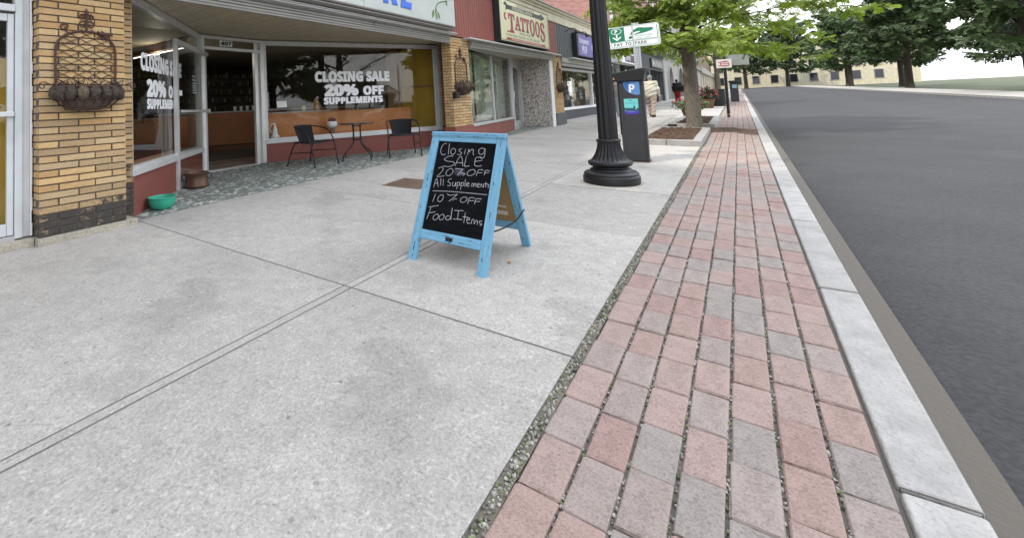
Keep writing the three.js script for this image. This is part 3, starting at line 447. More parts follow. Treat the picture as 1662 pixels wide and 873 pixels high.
// things standing in the windows
const onLedge = (u, d) => V3(u, SY + 0.012, -d).applyMatrix4(WB);
{
  let p = onLedge(0.26, 0.22); let t = thing('white_ornament', 'small white steeple-shaped ornament on the window ledge behind the first chair', 'ornament', p.toArray());
  mesh('body', lathe([[0, 0], [0.1, 0], [0.09, 0.05], [0.06, 0.07], [0.045, 0.18], [0.012, 0.3], [0, 0.33]], 10), M.white, t); mesh('handle', tube([[-0.05, 0.1, 0], [-0.13, 0.18, 0], [-0.09, 0.28, 0], [-0.01, 0.3, 0]], 0.008), M.white, t);
  p = onLedge(0.12, 0.3); t = thing('pitcher', 'tan jug with a curled handle standing behind the white ornament', 'jug', p.toArray(), 0.4);
  mesh('body', lathe([[0, 0], [0.075, 0], [0.09, 0.08], [0.075, 0.2], [0.055, 0.26], [0.07, 0.31], [0.06, 0.31], [0, 0.05]], 16), M.tanWall, t); mesh('handle', tube([[-0.06, 0.28, 0], [-0.15, 0.27, 0], [-0.14, 0.14, 0], [-0.085, 0.1, 0]], 0.012), M.tanWall, t);
  p = onLedge(1.55, 0.25); t = thing('flower_pot', 'white flower jug filled with dark red flowers on a small stand behind the table', 'flower pot', p.toArray());
  t.scale.setScalar(0.82); mesh('stand', [cyl(0.13, 0.13, 0.02, 20).translate(0, 0.14, 0), cyl(0.09, 0.06, 0.14, 12)], M.brownWall, t); mesh('jug', lathe([[0, 0.16], [0.07, 0.16], [0.13, 0.22], [0.14, 0.28], [0.12, 0.33], [0.11, 0.33], [0, 0.2]], 18), M.white, t);
  mesh('flowers', [...Array(26)].map(() => { const a = rr(0, 6.28), r = rr(0, 0.1); return new THREE.IcosahedronGeometry(rr(0.022, 0.036), 0).translate(Math.cos(a) * r, 0.345 + rr(0, 0.09) * (1 - r * 5), Math.sin(a) * r); }), std([0.17, 0.03, 0.05], 0.8), t);
  const onTop = (u, d = 0.55) => V3(u, 1.102, -d).applyMatrix4(WB);
  p = onTop(1.32); t = thing('gourd', 'plump orange-tan gourd on the display backing below the word closing', 'gourd', p.toArray());
  mesh('body', lathe([[0, 0], [0.08, 0.01], [0.115, 0.07], [0.105, 0.13], [0.06, 0.18], [0.05, 0.22], [0.03, 0.26], [0, 0.265]], 18), std([0.42, 0.23, 0.10], 0.6, 0, { map: worn2 }), t); mesh('stalk', tube([[0, 0.26, 0], [0.01, 0.29, 0], [0.03, 0.31, 0]], 0.008, 6), M.brownWall, t);
  p = onTop(1.02); t = thing('cup', 'pale yellow cup beside the gourd on the display backing', 'cup', p.toArray()); mesh('body', lathe([[0, 0], [0.035, 0], [0.045, 0.11], [0.04, 0.11], [0.03, 0.01], [0, 0.01]], 16), std([0.6, 0.55, 0.3], 0.6), t);
  p = onTop(0.55, 0.6); t = thing('paper_card', 'white folded card standing in the left part of the big window', 'card', p.toArray(), -0.4); mesh('front', bx(-0.11, 0.11, 0, 0.14, -0.001, 0.001).rotateX(-0.25).translate(0, 0.1, 0), M.vinyl, t); mesh('holder', [bar([-0.05, 0, 0], [-0.05, 0.1, 0], 0.005), bar([0.05, 0, 0], [0.05, 0.1, 0], 0.005), bx(-0.08, 0.08, 0, 0.008, -0.04, 0.04)], M.blackMetal, t);
}
// sign box over the shop
{
  const t = thing('shop_sign', 'long white sign panel with blue letters and a painted green vine', 'sign'), z = 0.305;
  mesh('panel', rbx(1.45, 5.965, 2.792, 4.0, 0.06, z, 0.006), M.signWhite, t); mesh('panel', rbx(5.975, 9.15, 2.792, 4.0, 0.06, z, 0.006), M.signWhite, t);
  const letter = (s, x0, x1, y0, y1) => { const g = words(s, x0, x1, y0, y1, 0.008, 0.04), p = g.attributes.position; for (let i = 0; i < p.count; i++) p.setX(i, p.getX(i) + (p.getY(i) - y0) * 0.22); return g.translate(0, 0, z + 0.001); };
  mesh('letter', letter('R', 6.5, 6.95, 2.945, 3.5), M.blue, t); mesh('letter', letter('E', 7.04, 7.40, 2.935, 3.5), M.blue, t);
  const stem = std([0.06, 0.13, 0.045], 0.7), leaf = std([0.12, 0.22, 0.07], 0.7);
  mesh('vine_stem', [tube([[8.85, 3.32, z + 0.002], [8.62, 3.27, z + 0.002], [8.42, 3.2, z + 0.002], [8.33, 3.08, z + 0.002], [8.31, 3.0, z + 0.002]], 0.011, 30, 6), tube([[8.33, 3.08, z + 0.002], [8.38, 3.03, z + 0.002], [8.4, 2.99, z + 0.002]], 0.008, 10, 6)].map((g) => g.scale(1, 1, 1)), stem, t);
  const lf = (x, y, a, s) => { const p = []; for (let i = 0; i <= 12; i++) { const k = i / 12, w = Math.sin(k * Math.PI) * 0.22; p.push([w, k]); } for (let i = 11; i > 0; i--) { const k = i / 12; p.push([-Math.sin(k * Math.PI) * 0.22, k]); } return outline(p, 0.004 / s).scale(s, s, s).rotateZ(a).translate(x, y, z + 0.002); };
  for (const [x, y, a, s] of [[8.25, 3.06, 2.8, 0.2], [8.33, 3.01, 3.35, 0.16], [8.42, 3.02, 3.5, 0.15], [8.76, 3.33, 3.6, 0.14], [8.9, 3.36, -1.2, 0.14]]) mesh('vine_leaf', lf(x, y, a, s), leaf, t);
}

// ------------------------------------------------------------------ the tattoo shop
function siding(x0, x1, y0, y1, z, pitch) {       // ribbed metal cladding
  const p = [[x0, z - 0.05], [x0, z]]; for (let x = x0; x < x1 - pitch * 0.9; x += pitch) p.push([x + pitch * 0.55, z], [x + pitch * 0.62, z - 0.016], [x + pitch * 0.92, z - 0.016], [x + pitch, z]); p.push([x1, z], [x1, z - 0.05]);
  return uvBox(outline(p.map(([x, zz]) => [x, -zz]), y1 - y0).rotateX(-Math.PI / 2).translate(0, y0, 0));
}
const tat = thing('tattoo_shop', 'tattoo shop front with red ribbed upper cladding, curtained window and pebbled side wall', 'shop');
{
  mesh('cladding', siding(9.205, 17.3, 2.665, 3.86, 0.04, 0.13), M.redSiding, tat);
  mesh('upper_wall', bx(10.42, 17.9, 2.64, 4.35, -0.3, -0.012), M.darkWall, tat);
  // cream cornice that runs on over the next shop
  const prof = [[-0.02, 3.84], [0.07, 3.84], [0.07, 3.90], [0.05, 3.91], [0.05, 4.13], [0.08, 4.15], [0.08, 4.2], [0.14, 4.25], [0.14, 4.31], [-0.02, 4.31]];
  mesh('cornice', uvBox(outline(prof.map(([z, y]) => [-z, y]), 26.0 - 9.205).rotateY(Math.PI / 2).translate(9.205, 0, 0)), M.cream, tat);
  mesh('coping', rbx(9.205, 26.0, 4.312, 4.36, -0.35, 0.17, 0.008), M.gutter, tat);
  const f2 = [[0, 2.44], [0.05, 2.44], [0.06, 2.5], [0.09, 2.52], [0.09, 2.56], [0.07, 2.58], [0.07, 2.62], [0, 2.62]];
  mesh('fascia', uvBox(outline(f2.map(([z, y]) => [-z, y]), 6.40).rotateY(Math.PI / 2).translate(10.345, 0, 0)), M.fascia, tat);
  mesh('drip_edge', [rbx(10.05, 17.25, 2.625, 2.655, 0.0, 0.2, 0.004)], M.alu, tat);
  const C0 = [10.42, -0.08], C1 = [14.62, -0.66], m = wallM(C0, C1), l = m.len;
  mesh('knee_wall', [0, 1, 2].map((i) => onW(bx(i * l / 3 + 0.003, (i + 1) * l / 3 - 0.003, 0, 0.52, -0.1, 0), m)).concat(onW(bx(0, l, 0.02, 0.52, -0.09, -0.006), m)), M.redPanel, tat);
  mesh('soffit', poly([[10.34, -0.01], [16.77, -0.01], [16.77, -1.3], [14.6, -1.3], [10.34, -0.7]], 0.03, 2.56), M.soffit[0], tat);
  const f = mesh('window_frame', [onW(rbx(0, l, 0.52, 0.585, -0.08, 0.035, 0.006), m), onW(rbx(0, l, 2.45, 2.53, -0.06, 0.02, 0.005), m), onW(rbx(l / 2 - 0.05, l / 2, 0.59, 2.45, -0.06, 0.015, 0.004), m), onW(rbx(0, 0.05, 0.59, 2.45, -0.06, 0.015, 0.004), m), onW(rbx(l - 0.1, l, 0.59, 2.45, -0.06, 0.015, 0.004), m), onW(rbx(l - 0.0, l + 0.13, 0.1, 2.53, -0.12, 0.03, 0.004), m)], M.aluDull, tat);
  for (const [u0, u1] of [[0.05, l / 2 - 0.05], [l / 2, l - 0.1]]) mesh('pane', onW(bx(u0, u1, 0.585, 2.45, -0.03, -0.024), m), M.glassOld, f);
  const curtain = (u0, u1) => { const g = new THREE.PlaneGeometry(u1 - u0, 1.86, Math.round((u1 - u0) * 24), 1).translate((u0 + u1) / 2, 1.52, -0.24), p = g.attributes.position; for (let i = 0; i < p.count; i++) p.setZ(i, p.getZ(i) + Math.sin(p.getX(i) * 34) * 0.018 + Math.sin(p.getX(i) * 13) * 0.012); g.computeVertexNormals(); return onW(g, m); };
  const lace = std([0.62, 0.62, 0.54], 0.9, 0, { side: THREE.DoubleSide, map: patchy(0.6, 1.2, 22, 201) });
  mesh('curtain', curtain(0.0, 1.02), lace, tat); mesh('curtain', curtain(1.2, 2.95), lace, tat); mesh('curtain', curtain(3.02, l), lace, tat);
  mesh('sill_shelf', onW(bx(0, l, 0.5, 0.575, -0.7, -0.085), m), M.darkWall, tat);
  mesh('wall_picture', onW(rbx(2.28, 2.55, 1.45, 1.85, -0.16, -0.14, 0.004), m), M.darkWall, tat);
  mesh('inner_wall', [bx(10.45, 16.7, 0, 2.6, -2.9, -2.8), bx(16.7, 16.78, 0, 2.6, -2.9, -1.1), bx(10.45, 16.7, -0.1, 0.1, -2.8, -1.0)], M.darkWall, tat);
  // recessed door
  const D0 = [14.76, -0.69], D1 = [16.5, -1.02], dm = wallM(D0, D1), dl = dm.len;
  const d = mesh('door', [onW(rbx(0.12, 0.22, 0.2, 2.3, -0.07, -0.02, 0.004), dm), onW(rbx(dl - 0.5, dl - 0.4, 0.2, 2.3, -0.07, -0.02, 0.004), dm), onW(rbx(0.22, dl - 0.5, 2.2, 2.3, -0.07, -0.02, 0.004), dm), onW(rbx(0.22, dl - 0.5, 0.2, 0.42, -0.07, -0.02, 0.004), dm)], M.aluDull, tat);
  mesh('pane', onW(bx(0.22, dl - 0.5, 0.42, 2.2, -0.05, -0.044), dm), M.glassOld, d);
  mesh('handle', [onW(rbx(dl - 0.47, dl - 0.43, 0.35, 2.05, 0.02, 0.05, 0.01), dm), onW(bx(dl - 0.46, dl - 0.44, 0.6, 0.63, -0.02, 0.02), dm), onW(bx(dl - 0.46, dl - 0.44, 1.9, 1.93, -0.02, 0.02), dm)], M.whiteAlu, d);
  mesh('notice', onW(bx(0.26, 0.5, 1.18, 1.42, -0.043, -0.041), dm), M.vinyl, d);
  mesh('door_frame', [onW(bx(0, 0.11, 0.08, 2.53, -0.1, 0), dm), onW(bx(dl - 0.39, dl, 0.08, 2.53, -0.1, 0), dm), onW(bx(0.11, dl - 0.39, 2.31, 2.53, -0.1, 0), dm), onW(bx(0.11, dl - 0.39, 0.06, 0.19, -0.1, 0.02), dm)], M.aluDull, tat);
  // side wall of coarse pebbles in mortar
  const pebbleTex = tex(512, 512, (u, v) => { const n = 40, x = u * n, y = v * n, xi = Math.floor(x), yi = Math.floor(y); let d1 = 9, d2 = 9, id = 0; for (let a = -1; a <= 1; a++) for (let b = -1; b <= 1; b++) { const mx = ((xi + a) % n + n) % n, my = ((yi + b) % n + n) % n, dd = Math.hypot(xi + a + hash2(mx, my, 11) - x, yi + b + hash2(mx, my, 12) - y); if (dd < d1) { d2 = d1; d1 = dd; id = hash2(mx, my, 13); } else if (dd < d2) d2 = dd; } const e = sstep(0.05, 0.2, d2 - d1), c = id > 0.42 ? [0.74, 0.69, 0.63] : id > 0.2 ? [0.45, 0.38, 0.33] : [0.20, 0.155, 0.13]; return c.map((q) => mix(0.14, q, e)); }, 1.0);
  const pw = std([1, 1, 1], 0.8, 0, { map: pebbleTex, bumpMap: speckB, bumpScale: 0.02 });
  mesh('pebble_wall', [uvBox(bx(16.5, 16.7, 0.12, 2.545, -1.02, -0.02)), bx(16.44, 16.5, 0.1, 0.165, -1.0, -0.05)], pw, tat);
  mesh('corner_strip', [rbx(16.47, 16.77, 0.1, 2.55, -0.02, 0.012, 0.004)], M.white, tat);
  const items = [];
  for (let i = 0; i < 22; i++) { const u = rr(0.15, l - 0.2), p = V3(u, 0.577, rr(-0.4, -0.14)).applyMatrix4(m), h = rr(0.05, 0.16), r = rr(0.025, 0.055), g = lathe([[0, 0], [r, 0], [r * 1.1, h * 0.3], [r * 0.5, h * 0.6], [r * 0.75, h * 0.8], [0, h]], 9); items.push([g, p, i]); }
  const kinds = [M.white, M.tanWall, std([0.3, 0.32, 0.25], 0.6), M.brownWall];
  items.forEach(([g, p, i]) => { const o = mesh('figurine', g, kinds[i % 4]); o.position.copy(p); tag(o, 'small figurine in the row along the sill of the tattoo shop window', 'figurine', 'figurines on the tattoo shop sill'); });
}
{ // lit-from-within style box sign with printed face
  const t = thing('tattoo_sign', 'cream box sign with the word tattoos in dark red letters and a black side', 'sign'), x0 = 11.83, x1 = 15.83, y0 = 2.755, y1 = 3.9;
  mesh('box', [rbx(x0, x1, y0 - 0.05, y1, 0.06, 0.235, 0.01), bx(x0 - 0.001, x0 + 0.01, y0 - 0.05, 4.0, 0.06, 0.22)], M.dark, t);
  const face = print(1400, 420, (k, w, h) => {
    k.fillStyle = '#d8d6b0'; k.fillRect(0, 0, w, h); k.strokeStyle = '#3a3a34'; k.lineWidth = 6; k.strokeRect(5, 5, w - 10, h - 10);
    k.fillStyle = '#1c1d20'; k.beginPath(); k.moveTo(90, 50); k.lineTo(150, 22); k.lineTo(190, 50); k.lineTo(1130, 42); k.lineTo(1180, 20); k.lineTo(1310, 62); k.lineTo(1180, 100); k.lineTo(1130, 92); k.lineTo(190, 96); k.lineTo(140, 112); k.lineTo(150, 70); k.fill();
    k.fillStyle = '#d8d6b0'; k.font = 'bold 46px serif'; k.textBaseline = 'alphabetic'; k.fillText('INTRADERMAL DESIGNS', 310, 86, 760);
    k.strokeStyle = '#22232a'; k.lineWidth = 6; k.lineCap = 'round'; k.beginPath(); for (let i = 0; i < 34; i++) { const x = 430 + i * 16, y = 34 + (i % 2 ? -18 : 14) + Math.sin(i * 1.7) * 10; i ? k.quadraticCurveTo(x - 14, y - 8, x, y) : k.moveTo(x, y); } k.stroke();
    const big = (s, x, y, sz, wd) => { k.font = `bold ${sz}px serif`; k.lineWidth = 12; k.strokeStyle = '#3b3a3a'; k.strokeText(s, x + 8, y + 6, wd); k.fillStyle = '#9c2336'; k.fillText(s, x, y, wd); k.lineWidth = 3; k.strokeStyle = '#c87a78'; k.strokeText(s, x, y, wd); };
    big('T', 190, 312, 250, 170); big('ATT', 360, 282, 200, 420); big('OO', 780, 300, 240, 330); big('S', 1110, 338, 300, 200);
    k.fillStyle = '#9c2336'; k.beginPath(); k.arc(130, 175, 40, 0.9, 5.2); k.lineTo(120, 175); k.fill(); k.fillRect(150, 318, 190, 14);
    k.fillStyle = '#5a5a4e'; k.font = 'bold 36px serif'; k.fillText('PIERCING • PORTRAITS', 480, 332, 420); k.fillText('CUSTOM WORK • COVER UPS • LIFETIME WARRANTY', 110, 374, 1190);
    k.fillStyle = '#a83a4a'; k.fillRect(130, 386, 1130, 24); k.fillStyle = '#d9b8b0'; for (let i = 0; i < 40; i++) k.fillRect(260 + i * 22, 391, 14, 13);
  });
  mesh('face', new THREE.PlaneGeometry(x1 - x0 - 0.04, y1 - y0).translate((x0 + x1) / 2, (y0 + y1) / 2, 0.2365), std([0.92, 0.92, 0.92], 0.45, 0, { map: face }), t);
  mesh('frame', [bx(x0, x1, y0 - 0.02, y0, 0.2355, 0.25), bx(x0, x1, y1, y1 + 0.02, 0.2355, 0.25), bx(x1 - 0.02, x1, y0, y1, 0.2355, 0.25), bx(x0, x0 + 0.02, y0, y1, 0.2355, 0.25)], M.cream, t);
}
// ------------------------------------------------------------------ pet shop in dark grey cladding
{
  const t = thing('pet_shop', 'shop front in dark grey ribbed cladding with a full display window', 'shop');
  mesh('cladding', siding(17.305, 26.0, 2.60, 3.86, 0.04, 0.2), M.greySiding, t);
  mesh('fascia', [rbx(17.86, 26.0, 2.42, 2.6, -0.05, 0.06, 0.01), rbx(17.86, 26, 2.3, 2.415, -0.1, 0.02, 0.008)], M.fascia, t); mesh('drip_edge', rbx(18.7, 26.0, 2.602, 2.632, 0.042, 0.22, 0.004), M.alu, t);
  mesh('upper_wall', bx(17.4, 26.2, 2.44, 4.35, -0.35, -0.055), M.darkWall, t);
  mesh('knee_wall', bx(17.86, 26.0, 0.25, 0.62, -0.5, -0.3), M.navyGrey, t); mesh('plinth_step', rbx(17.86, 24.0, 0.05, 0.25, -0.5, -0.1, 0.01), M.stoneGrey, t);
  mesh('window_frame', [rbx(17.86, 26, 0.62, 0.72, -0.42, -0.26, 0.006), rbx(17.86, 26, 2.2, 2.3, -0.42, -0.27, 0.006), rbx(23.4, 23.5, 0.72, 2.2, -0.42, -0.27, 0.006)], M.white, t);
  mesh('pane', bx(17.86, 23.4, 0.72, 2.2, -0.35, -0.343), M.glass, t); mesh('pane', bx(23.5, 26, 0.72, 2.2, -0.35, -0.343), M.glass, t);
  mesh('inner_wall', [bx(17.86, 26, 0, 2.6, -3.1, -3.0), bx(17.7, 17.86, 0, 2.6, -3.1, -0.5), bx(17.86, 26, 0, 0.6, -3.0, -0.51), bx(17.86, 26, 2.45, 2.6, -3, -0.36)], M.darkWall, t);
  const kinds = [M.tanWall, M.white, M.greySiding, std([0.12, 0.16, 0.14], 0.6), M.brownWall, std([0.3, 0.28, 0.24], 0.7)];
  mesh('shelf', [0, 1, 2, 3].map((k) => bx(17.9, 25.5, 0.98 + k * 0.36, 1.0 + k * 0.36, -1.5, -1.1)), M.darkWall, t);
  const sets = kinds.map(() => []); for (let k = 0; k < 4; k++) for (let x = 17.95; x < 25.3; x += rr(0.12, 0.26)) sets[Math.floor(R() * 6)].push(rbx(x, x + rr(0.07, 0.13), 1.0 + k * 0.36, 1.0 + k * 0.36 + rr(0.1, 0.27), -1.3, -1.15, 0.01)); sets.forEach((g, i) => { mesh('stock', g, kinds[i], t).userData.kind = 'stuff'; });
  for (const [x, c, h, lab] of [[20.05, M.brownWall, 0.5, 'brown toy dog'], [21.6, M.white, 0.42, 'white toy dog'], [22.6, M.tanWall, 0.3, 'tan toy dog']]) { const o = mesh('toy_dog', [lathe([[0, 0], [0.1, 0.02], [0.11, h * 0.3], [0.06, h * 0.62], [0.085, h * 0.8], [0, h]], 14), new THREE.SphereGeometry(0.04, 8, 6).translate(0.03, h * 0.8, 0.08), new THREE.ConeGeometry(0.03, 0.08, 6).translate(-0.05, h, 0), new THREE.ConeGeometry(0.03, 0.08, 6).translate(0.05, h, 0)], c); o.position.set(x, 0.6, -0.75); tag(o, lab + ' sitting behind the glass of the dark grey pet shop', 'toy'); }
  const s = thing('pet_shop_sign', 'purple sign reading pampered pup on dark grey cladding', 'sign');
  mesh('box', rbx(19.38, 22.6, 2.74, 3.67, 0.06, 0.22, 0.01), M.dark, s);
  mesh('face', new THREE.PlaneGeometry(2.98, 0.86).translate(21.06, 3.205, 0.2215), std([0.9, 0.9, 0.9], 0.5, 0, { map: print(760, 220, (k) => { k.fillStyle = '#6a63a8'; k.fillRect(0, 0, 760, 220); k.fillStyle = '#e6e6f0'; k.font = 'italic bold 74px serif'; k.fillText('Pampered', 40, 88, 380); k.font = 'bold 104px serif'; k.fillText('PUP', 130, 192, 330); k.beginPath(); k.arc(600, 110, 50, 0, 7); k.fill(); }) }), s);
  for (const [x, lab] of [[18.5, 'black gooseneck spotlight nearest the tattoo sign'], [20.0, 'black gooseneck spotlight above the purple sign']]) { const l = thing('spotlight', lab, 'spotlight', [x, 3.62, 0.05]); mesh('arm', tube([[0, 0, 0], [0.1, 0.1, 0.14], [0.12, 0.1, 0.32], [0.12, 0.03, 0.38]], 0.014, 14, 6), M.blackMetal, l); mesh('shade', cyl(0.09, 0.03, 0.14, 14).rotateX(-0.6).translate(0.12, -0.08, 0.42), M.blackMetal, l); }
}
// ------------------------------------------------------------------ tall brick building above and behind the low shops
function sash(parent, x, y, w, h, z, fm, axis = 'z') {
  const f = mesh('window', [bx(x - w / 2 - 0.07, x + w / 2 + 0.07, y - 0.1, y, z - 0.02, z + 0.08), bx(x - w / 2 - 0.07, x - w / 2, y, y + h, z - 0.02, z + 0.04), bx(x + w / 2, x + w / 2 + 0.07, y, y + h, z - 0.02, z + 0.04), bx(x - w / 2 - 0.07, x + w / 2 + 0.07, y + h, y + h + 0.12, z - 0.02, z + 0.07), bx(x - w / 2, x + w / 2, y + h * 0.5 - 0.03, y + h * 0.5 + 0.03, z - 0.02, z + 0.025)], fm, parent);
  mesh('pane', bx(x - w / 2, x + w / 2, y, y + h, z - 0.012, z + 0.005), M.darkPane, f); return f;
}
M.darkPane = std([0.02, 0.022, 0.025], 0.05);
{
  const t = thing('brick_building', 'tall salmon brick building rising behind the cream cornice of the low shops', 'building');
  mesh('wall', [bx(26.21, 47.9, 4.35, 12.0, -14, -0.05)], M.farBrick, t);
  for (let k = 0; k < 2; k++) for (let i = 0; i < 7; i++) sash(t, 27.9 + i * 2.9, 4.75 + k * 3.4, 1.2, 2.1, -0.048, M.cream);
  mesh('cornice', [rbx(26.0, 48, 12.0, 12.5, -14, 0.35, 0.03)], M.cream, t);
}
// grey painted shop row under it
{
  const t = thing('grey_shop_row', 'blue-grey painted shop row with a moulded cornice and dark entrances', 'shop'), z = 0;
  const prof = [[-0.05, 4.0], [0.06, 4.0], [0.06, 4.08], [0.16, 4.14], [0.16, 4.2], [0.26, 4.27], [0.26, 4.33], [-0.05, 4.33]];
  mesh('cornice', uvBox(outline(prof.map(([a, y]) => [-a, y]), 21.9).rotateY(Math.PI / 2).translate(26.1, 0, 0)), M.navyGrey, t);
  mesh('sign_band', [rbx(26.02, 48, 3.0, 3.99, -0.3, 0.0, 0.01), rbx(26.02, 48, 2.88, 2.995, -0.3, 0.06, 0.01)], M.greySiding, t);
  for (const x of [26.1, 33.4, 38.9, 46.9]) mesh('pilaster', rbx(x, x + 0.9, 0.1, 2.87, -0.5, 0.05, 0.015), M.navyGrey, t);
  mesh('recess_wall', [bx(26.02, 48, 0.1, 2.9, -2.4, -2.2)], M.darkWall, t);
  for (const [x0, x1] of [[27.0, 29.2], [30.8, 33.4], [34.3, 38.9], [39.8, 42.5], [44.3, 46.9]]) { mesh('knee_wall', rbx(x0, x1, 0.15, 0.85, -0.4, -0.1, 0.01), M.navyGrey, t); const f = mesh('window_frame', [bx(x0, x1, 0.85, 0.93, -0.3, -0.08), bx(x0, x0 + 0.08, 0.93, 2.88, -0.3, -0.1), bx(x1 - 0.08, x1, 0.93, 2.88, -0.3, -0.1)], x0 < 30 ? M.whiteAlu : M.greySiding, t); mesh('pane', bx(x0 + 0.08, x1 - 0.08, 0.93, 2.88, -0.2, -0.19), M.glass, f); }
  for (const x of [29.3, 42.6]) { const d = mesh('door', [bx(x, x + 0.12, 0.2, 2.4, -1.4, -1.34), bx(x + 1.3, x + 1.42, 0.2, 2.4, -1.4, -1.34), bx(x + 0.12, x + 1.3, 2.25, 2.4, -1.4, -1.34), bx(x + 0.12, x + 1.3, 0.2, 0.5, -1.4, -1.34)], M.dark, t); mesh('pane', bx(x + 0.12, x + 1.3, 0.5, 2.25, -1.38, -1.37), M.glass, d); }
  const e = thing('white_box_sign', 'white projecting box sign with maroon panel on the blue-grey shop band', 'sign');
  mesh('box', rbx(25.9, 31.4, 2.78, 3.36, 0.03, 0.5, 0.02), M.white, e);
  mesh('face', new THREE.PlaneGeometry(3.7, 0.42).translate(29.4, 3.07, 0.502), std([0.9, 0.9, 0.9], 0.5, 0, { map: print(600, 80, (k) => { k.fillStyle = '#5d5560'; k.fillRect(0, 0, 600, 80); k.fillStyle = '#e2dfe2'; k.font = 'bold 62px sans-serif'; k.fillText('EMPIRE', 40, 62, 380); k.fillRect(440, 20, 120, 40); }) }), e);
  const f = thing('shop_sign', 'long pale lettered sign at the far end of the blue-grey row', 'sign');
  mesh('board', rbx(40.2, 46.4, 3.05, 3.75, 0.002, 0.14, 0.015), M.greySiding, f); mesh('face', new THREE.PlaneGeometry(6.0, 0.6).translate(43.3, 3.4, 0.142), std([0.8, 0.8, 0.8], 0.5, 0, { map: print(600, 70, (k) => { k.fillStyle = '#8b8580'; k.fillRect(0, 0, 600, 70); k.fillStyle = '#e0ddd8'; for (let i = 0; i < 9; i++) { k.fillRect(30 + i * 62, 14, 12, 44); k.fillRect(30 + i * 62, (i % 3) * 16 + 14, 42, 10); } k.beginPath(); k.arc(70, 35, 24, 0, 7); k.fill(); }) }), f);
}
// ------------------------------------------------------------------ grey stone building with arches
{
  const t = thing('stone_building', 'grey stone building with round arched entrances beyond the blue-grey row', 'building');
  const arch = (x, w, y0, h) => { const p = [[x - w / 2, y0]]; for (let i = 0; i <= 14; i++) { const a = Math.PI - i / 14 * Math.PI; p.push([x + Math.cos(a) * w / 2, y0 + h - w / 2 * 0.9 + Math.sin(a) * w / 2 * 0.9]); } p.push([x + w / 2, y0]); return p; };
  const A = [[52.6, 3.6], [62.5, 7.0], [74, 7.0], [86, 7.0]], front = outline([[48.1, 0.2], [99, 0.2], [99, 4.5], [48.1, 4.5]], 1.0, 0, A.map(([x, w]) => arch(x, w, 0.3, x < 60 ? 3.2 : 3.5)));
  mesh('arcade', uvBox(front.translate(0, 0, -1.0)), M.stoneGrey, t);
  A.forEach(([x, w]) => { const h = x < 60 ? 3.2 : 3.5; const o = arch(x, w + 0.5, 0.3, h + 0.25), i = arch(x, w, 0.3, h).reverse(); mesh('arch_moulding', uvBox(outline([...o, ...i], 0.12).translate(0, 0, 0.002)), M.stoneGrey, t); mesh('door_wall', bx(x - w / 2 - 0.2, x + w / 2 + 0.2, 0.3, 4.0, -1.3, -1.01), M.dark, t); mesh('door_frame', [-0.3, 0, 0.3].map((k) => bx(x + k * w - 0.12, x + k * w + 0.12, 0.3, 3.0, -1.009, -0.9)).concat(bx(x - w / 2, x + w / 2, 2.2, 2.35, -1.008, -0.9)), M.stoneGrey, t); });
  mesh('string_course', rbx(48.0, 99, 4.5, 4.75, -1, 0.3, 0.04), M.stoneGrey, t);
  mesh('upper_wall', bx(48.05, 99, 4.75, 16, -14, -0.2), M.stoneGrey, t);
  for (let k = 0; k < 3; k++) for (let i = 0; i < 16; i++) sash(t, 50.2 + i * 3.1, 5.2 + k * 3.5, 1.5, 2.3, -0.19, M.stoneGrey);
}
{ // row with white pilasters, far along the street
  const t = thing('pilastered_shop_row', 'far shop row with white pilasters and dark windows behind the tree trunk', 'building');
  mesh('wall', bx(99.1, 158, 0.3, 9, -14, -0.6), M.farBrickDull, t);
  mesh('entablature', rbx(99.1, 158, 4.2, 5.2, -0.6, 0.3, 0.05), M.stoneGrey, t);
  for (let i = 0; i < 9; i++) mesh('pilaster', rbx(100 + i * 7, 102.2 + i * 7, 0.6, 4.2, -0.6, 0.1, 0.05), M.cream, t);
  for (let i = 0; i < 8; i++) mesh('shop_window', bx(102.4 + i * 7, 106.8 + i * 7, 1.0, 3.7, -0.58, -0.3), i === 4 ? std([0.03, 0.05, 0.16], 0.5) : M.darkPane, t);
  for (let k = 0; k < 1; k++) for (let i = 0; i < 14; i++) sash(t, 102 + i * 4, 5.9, 1.6, 2.2, -0.59, M.cream);
}

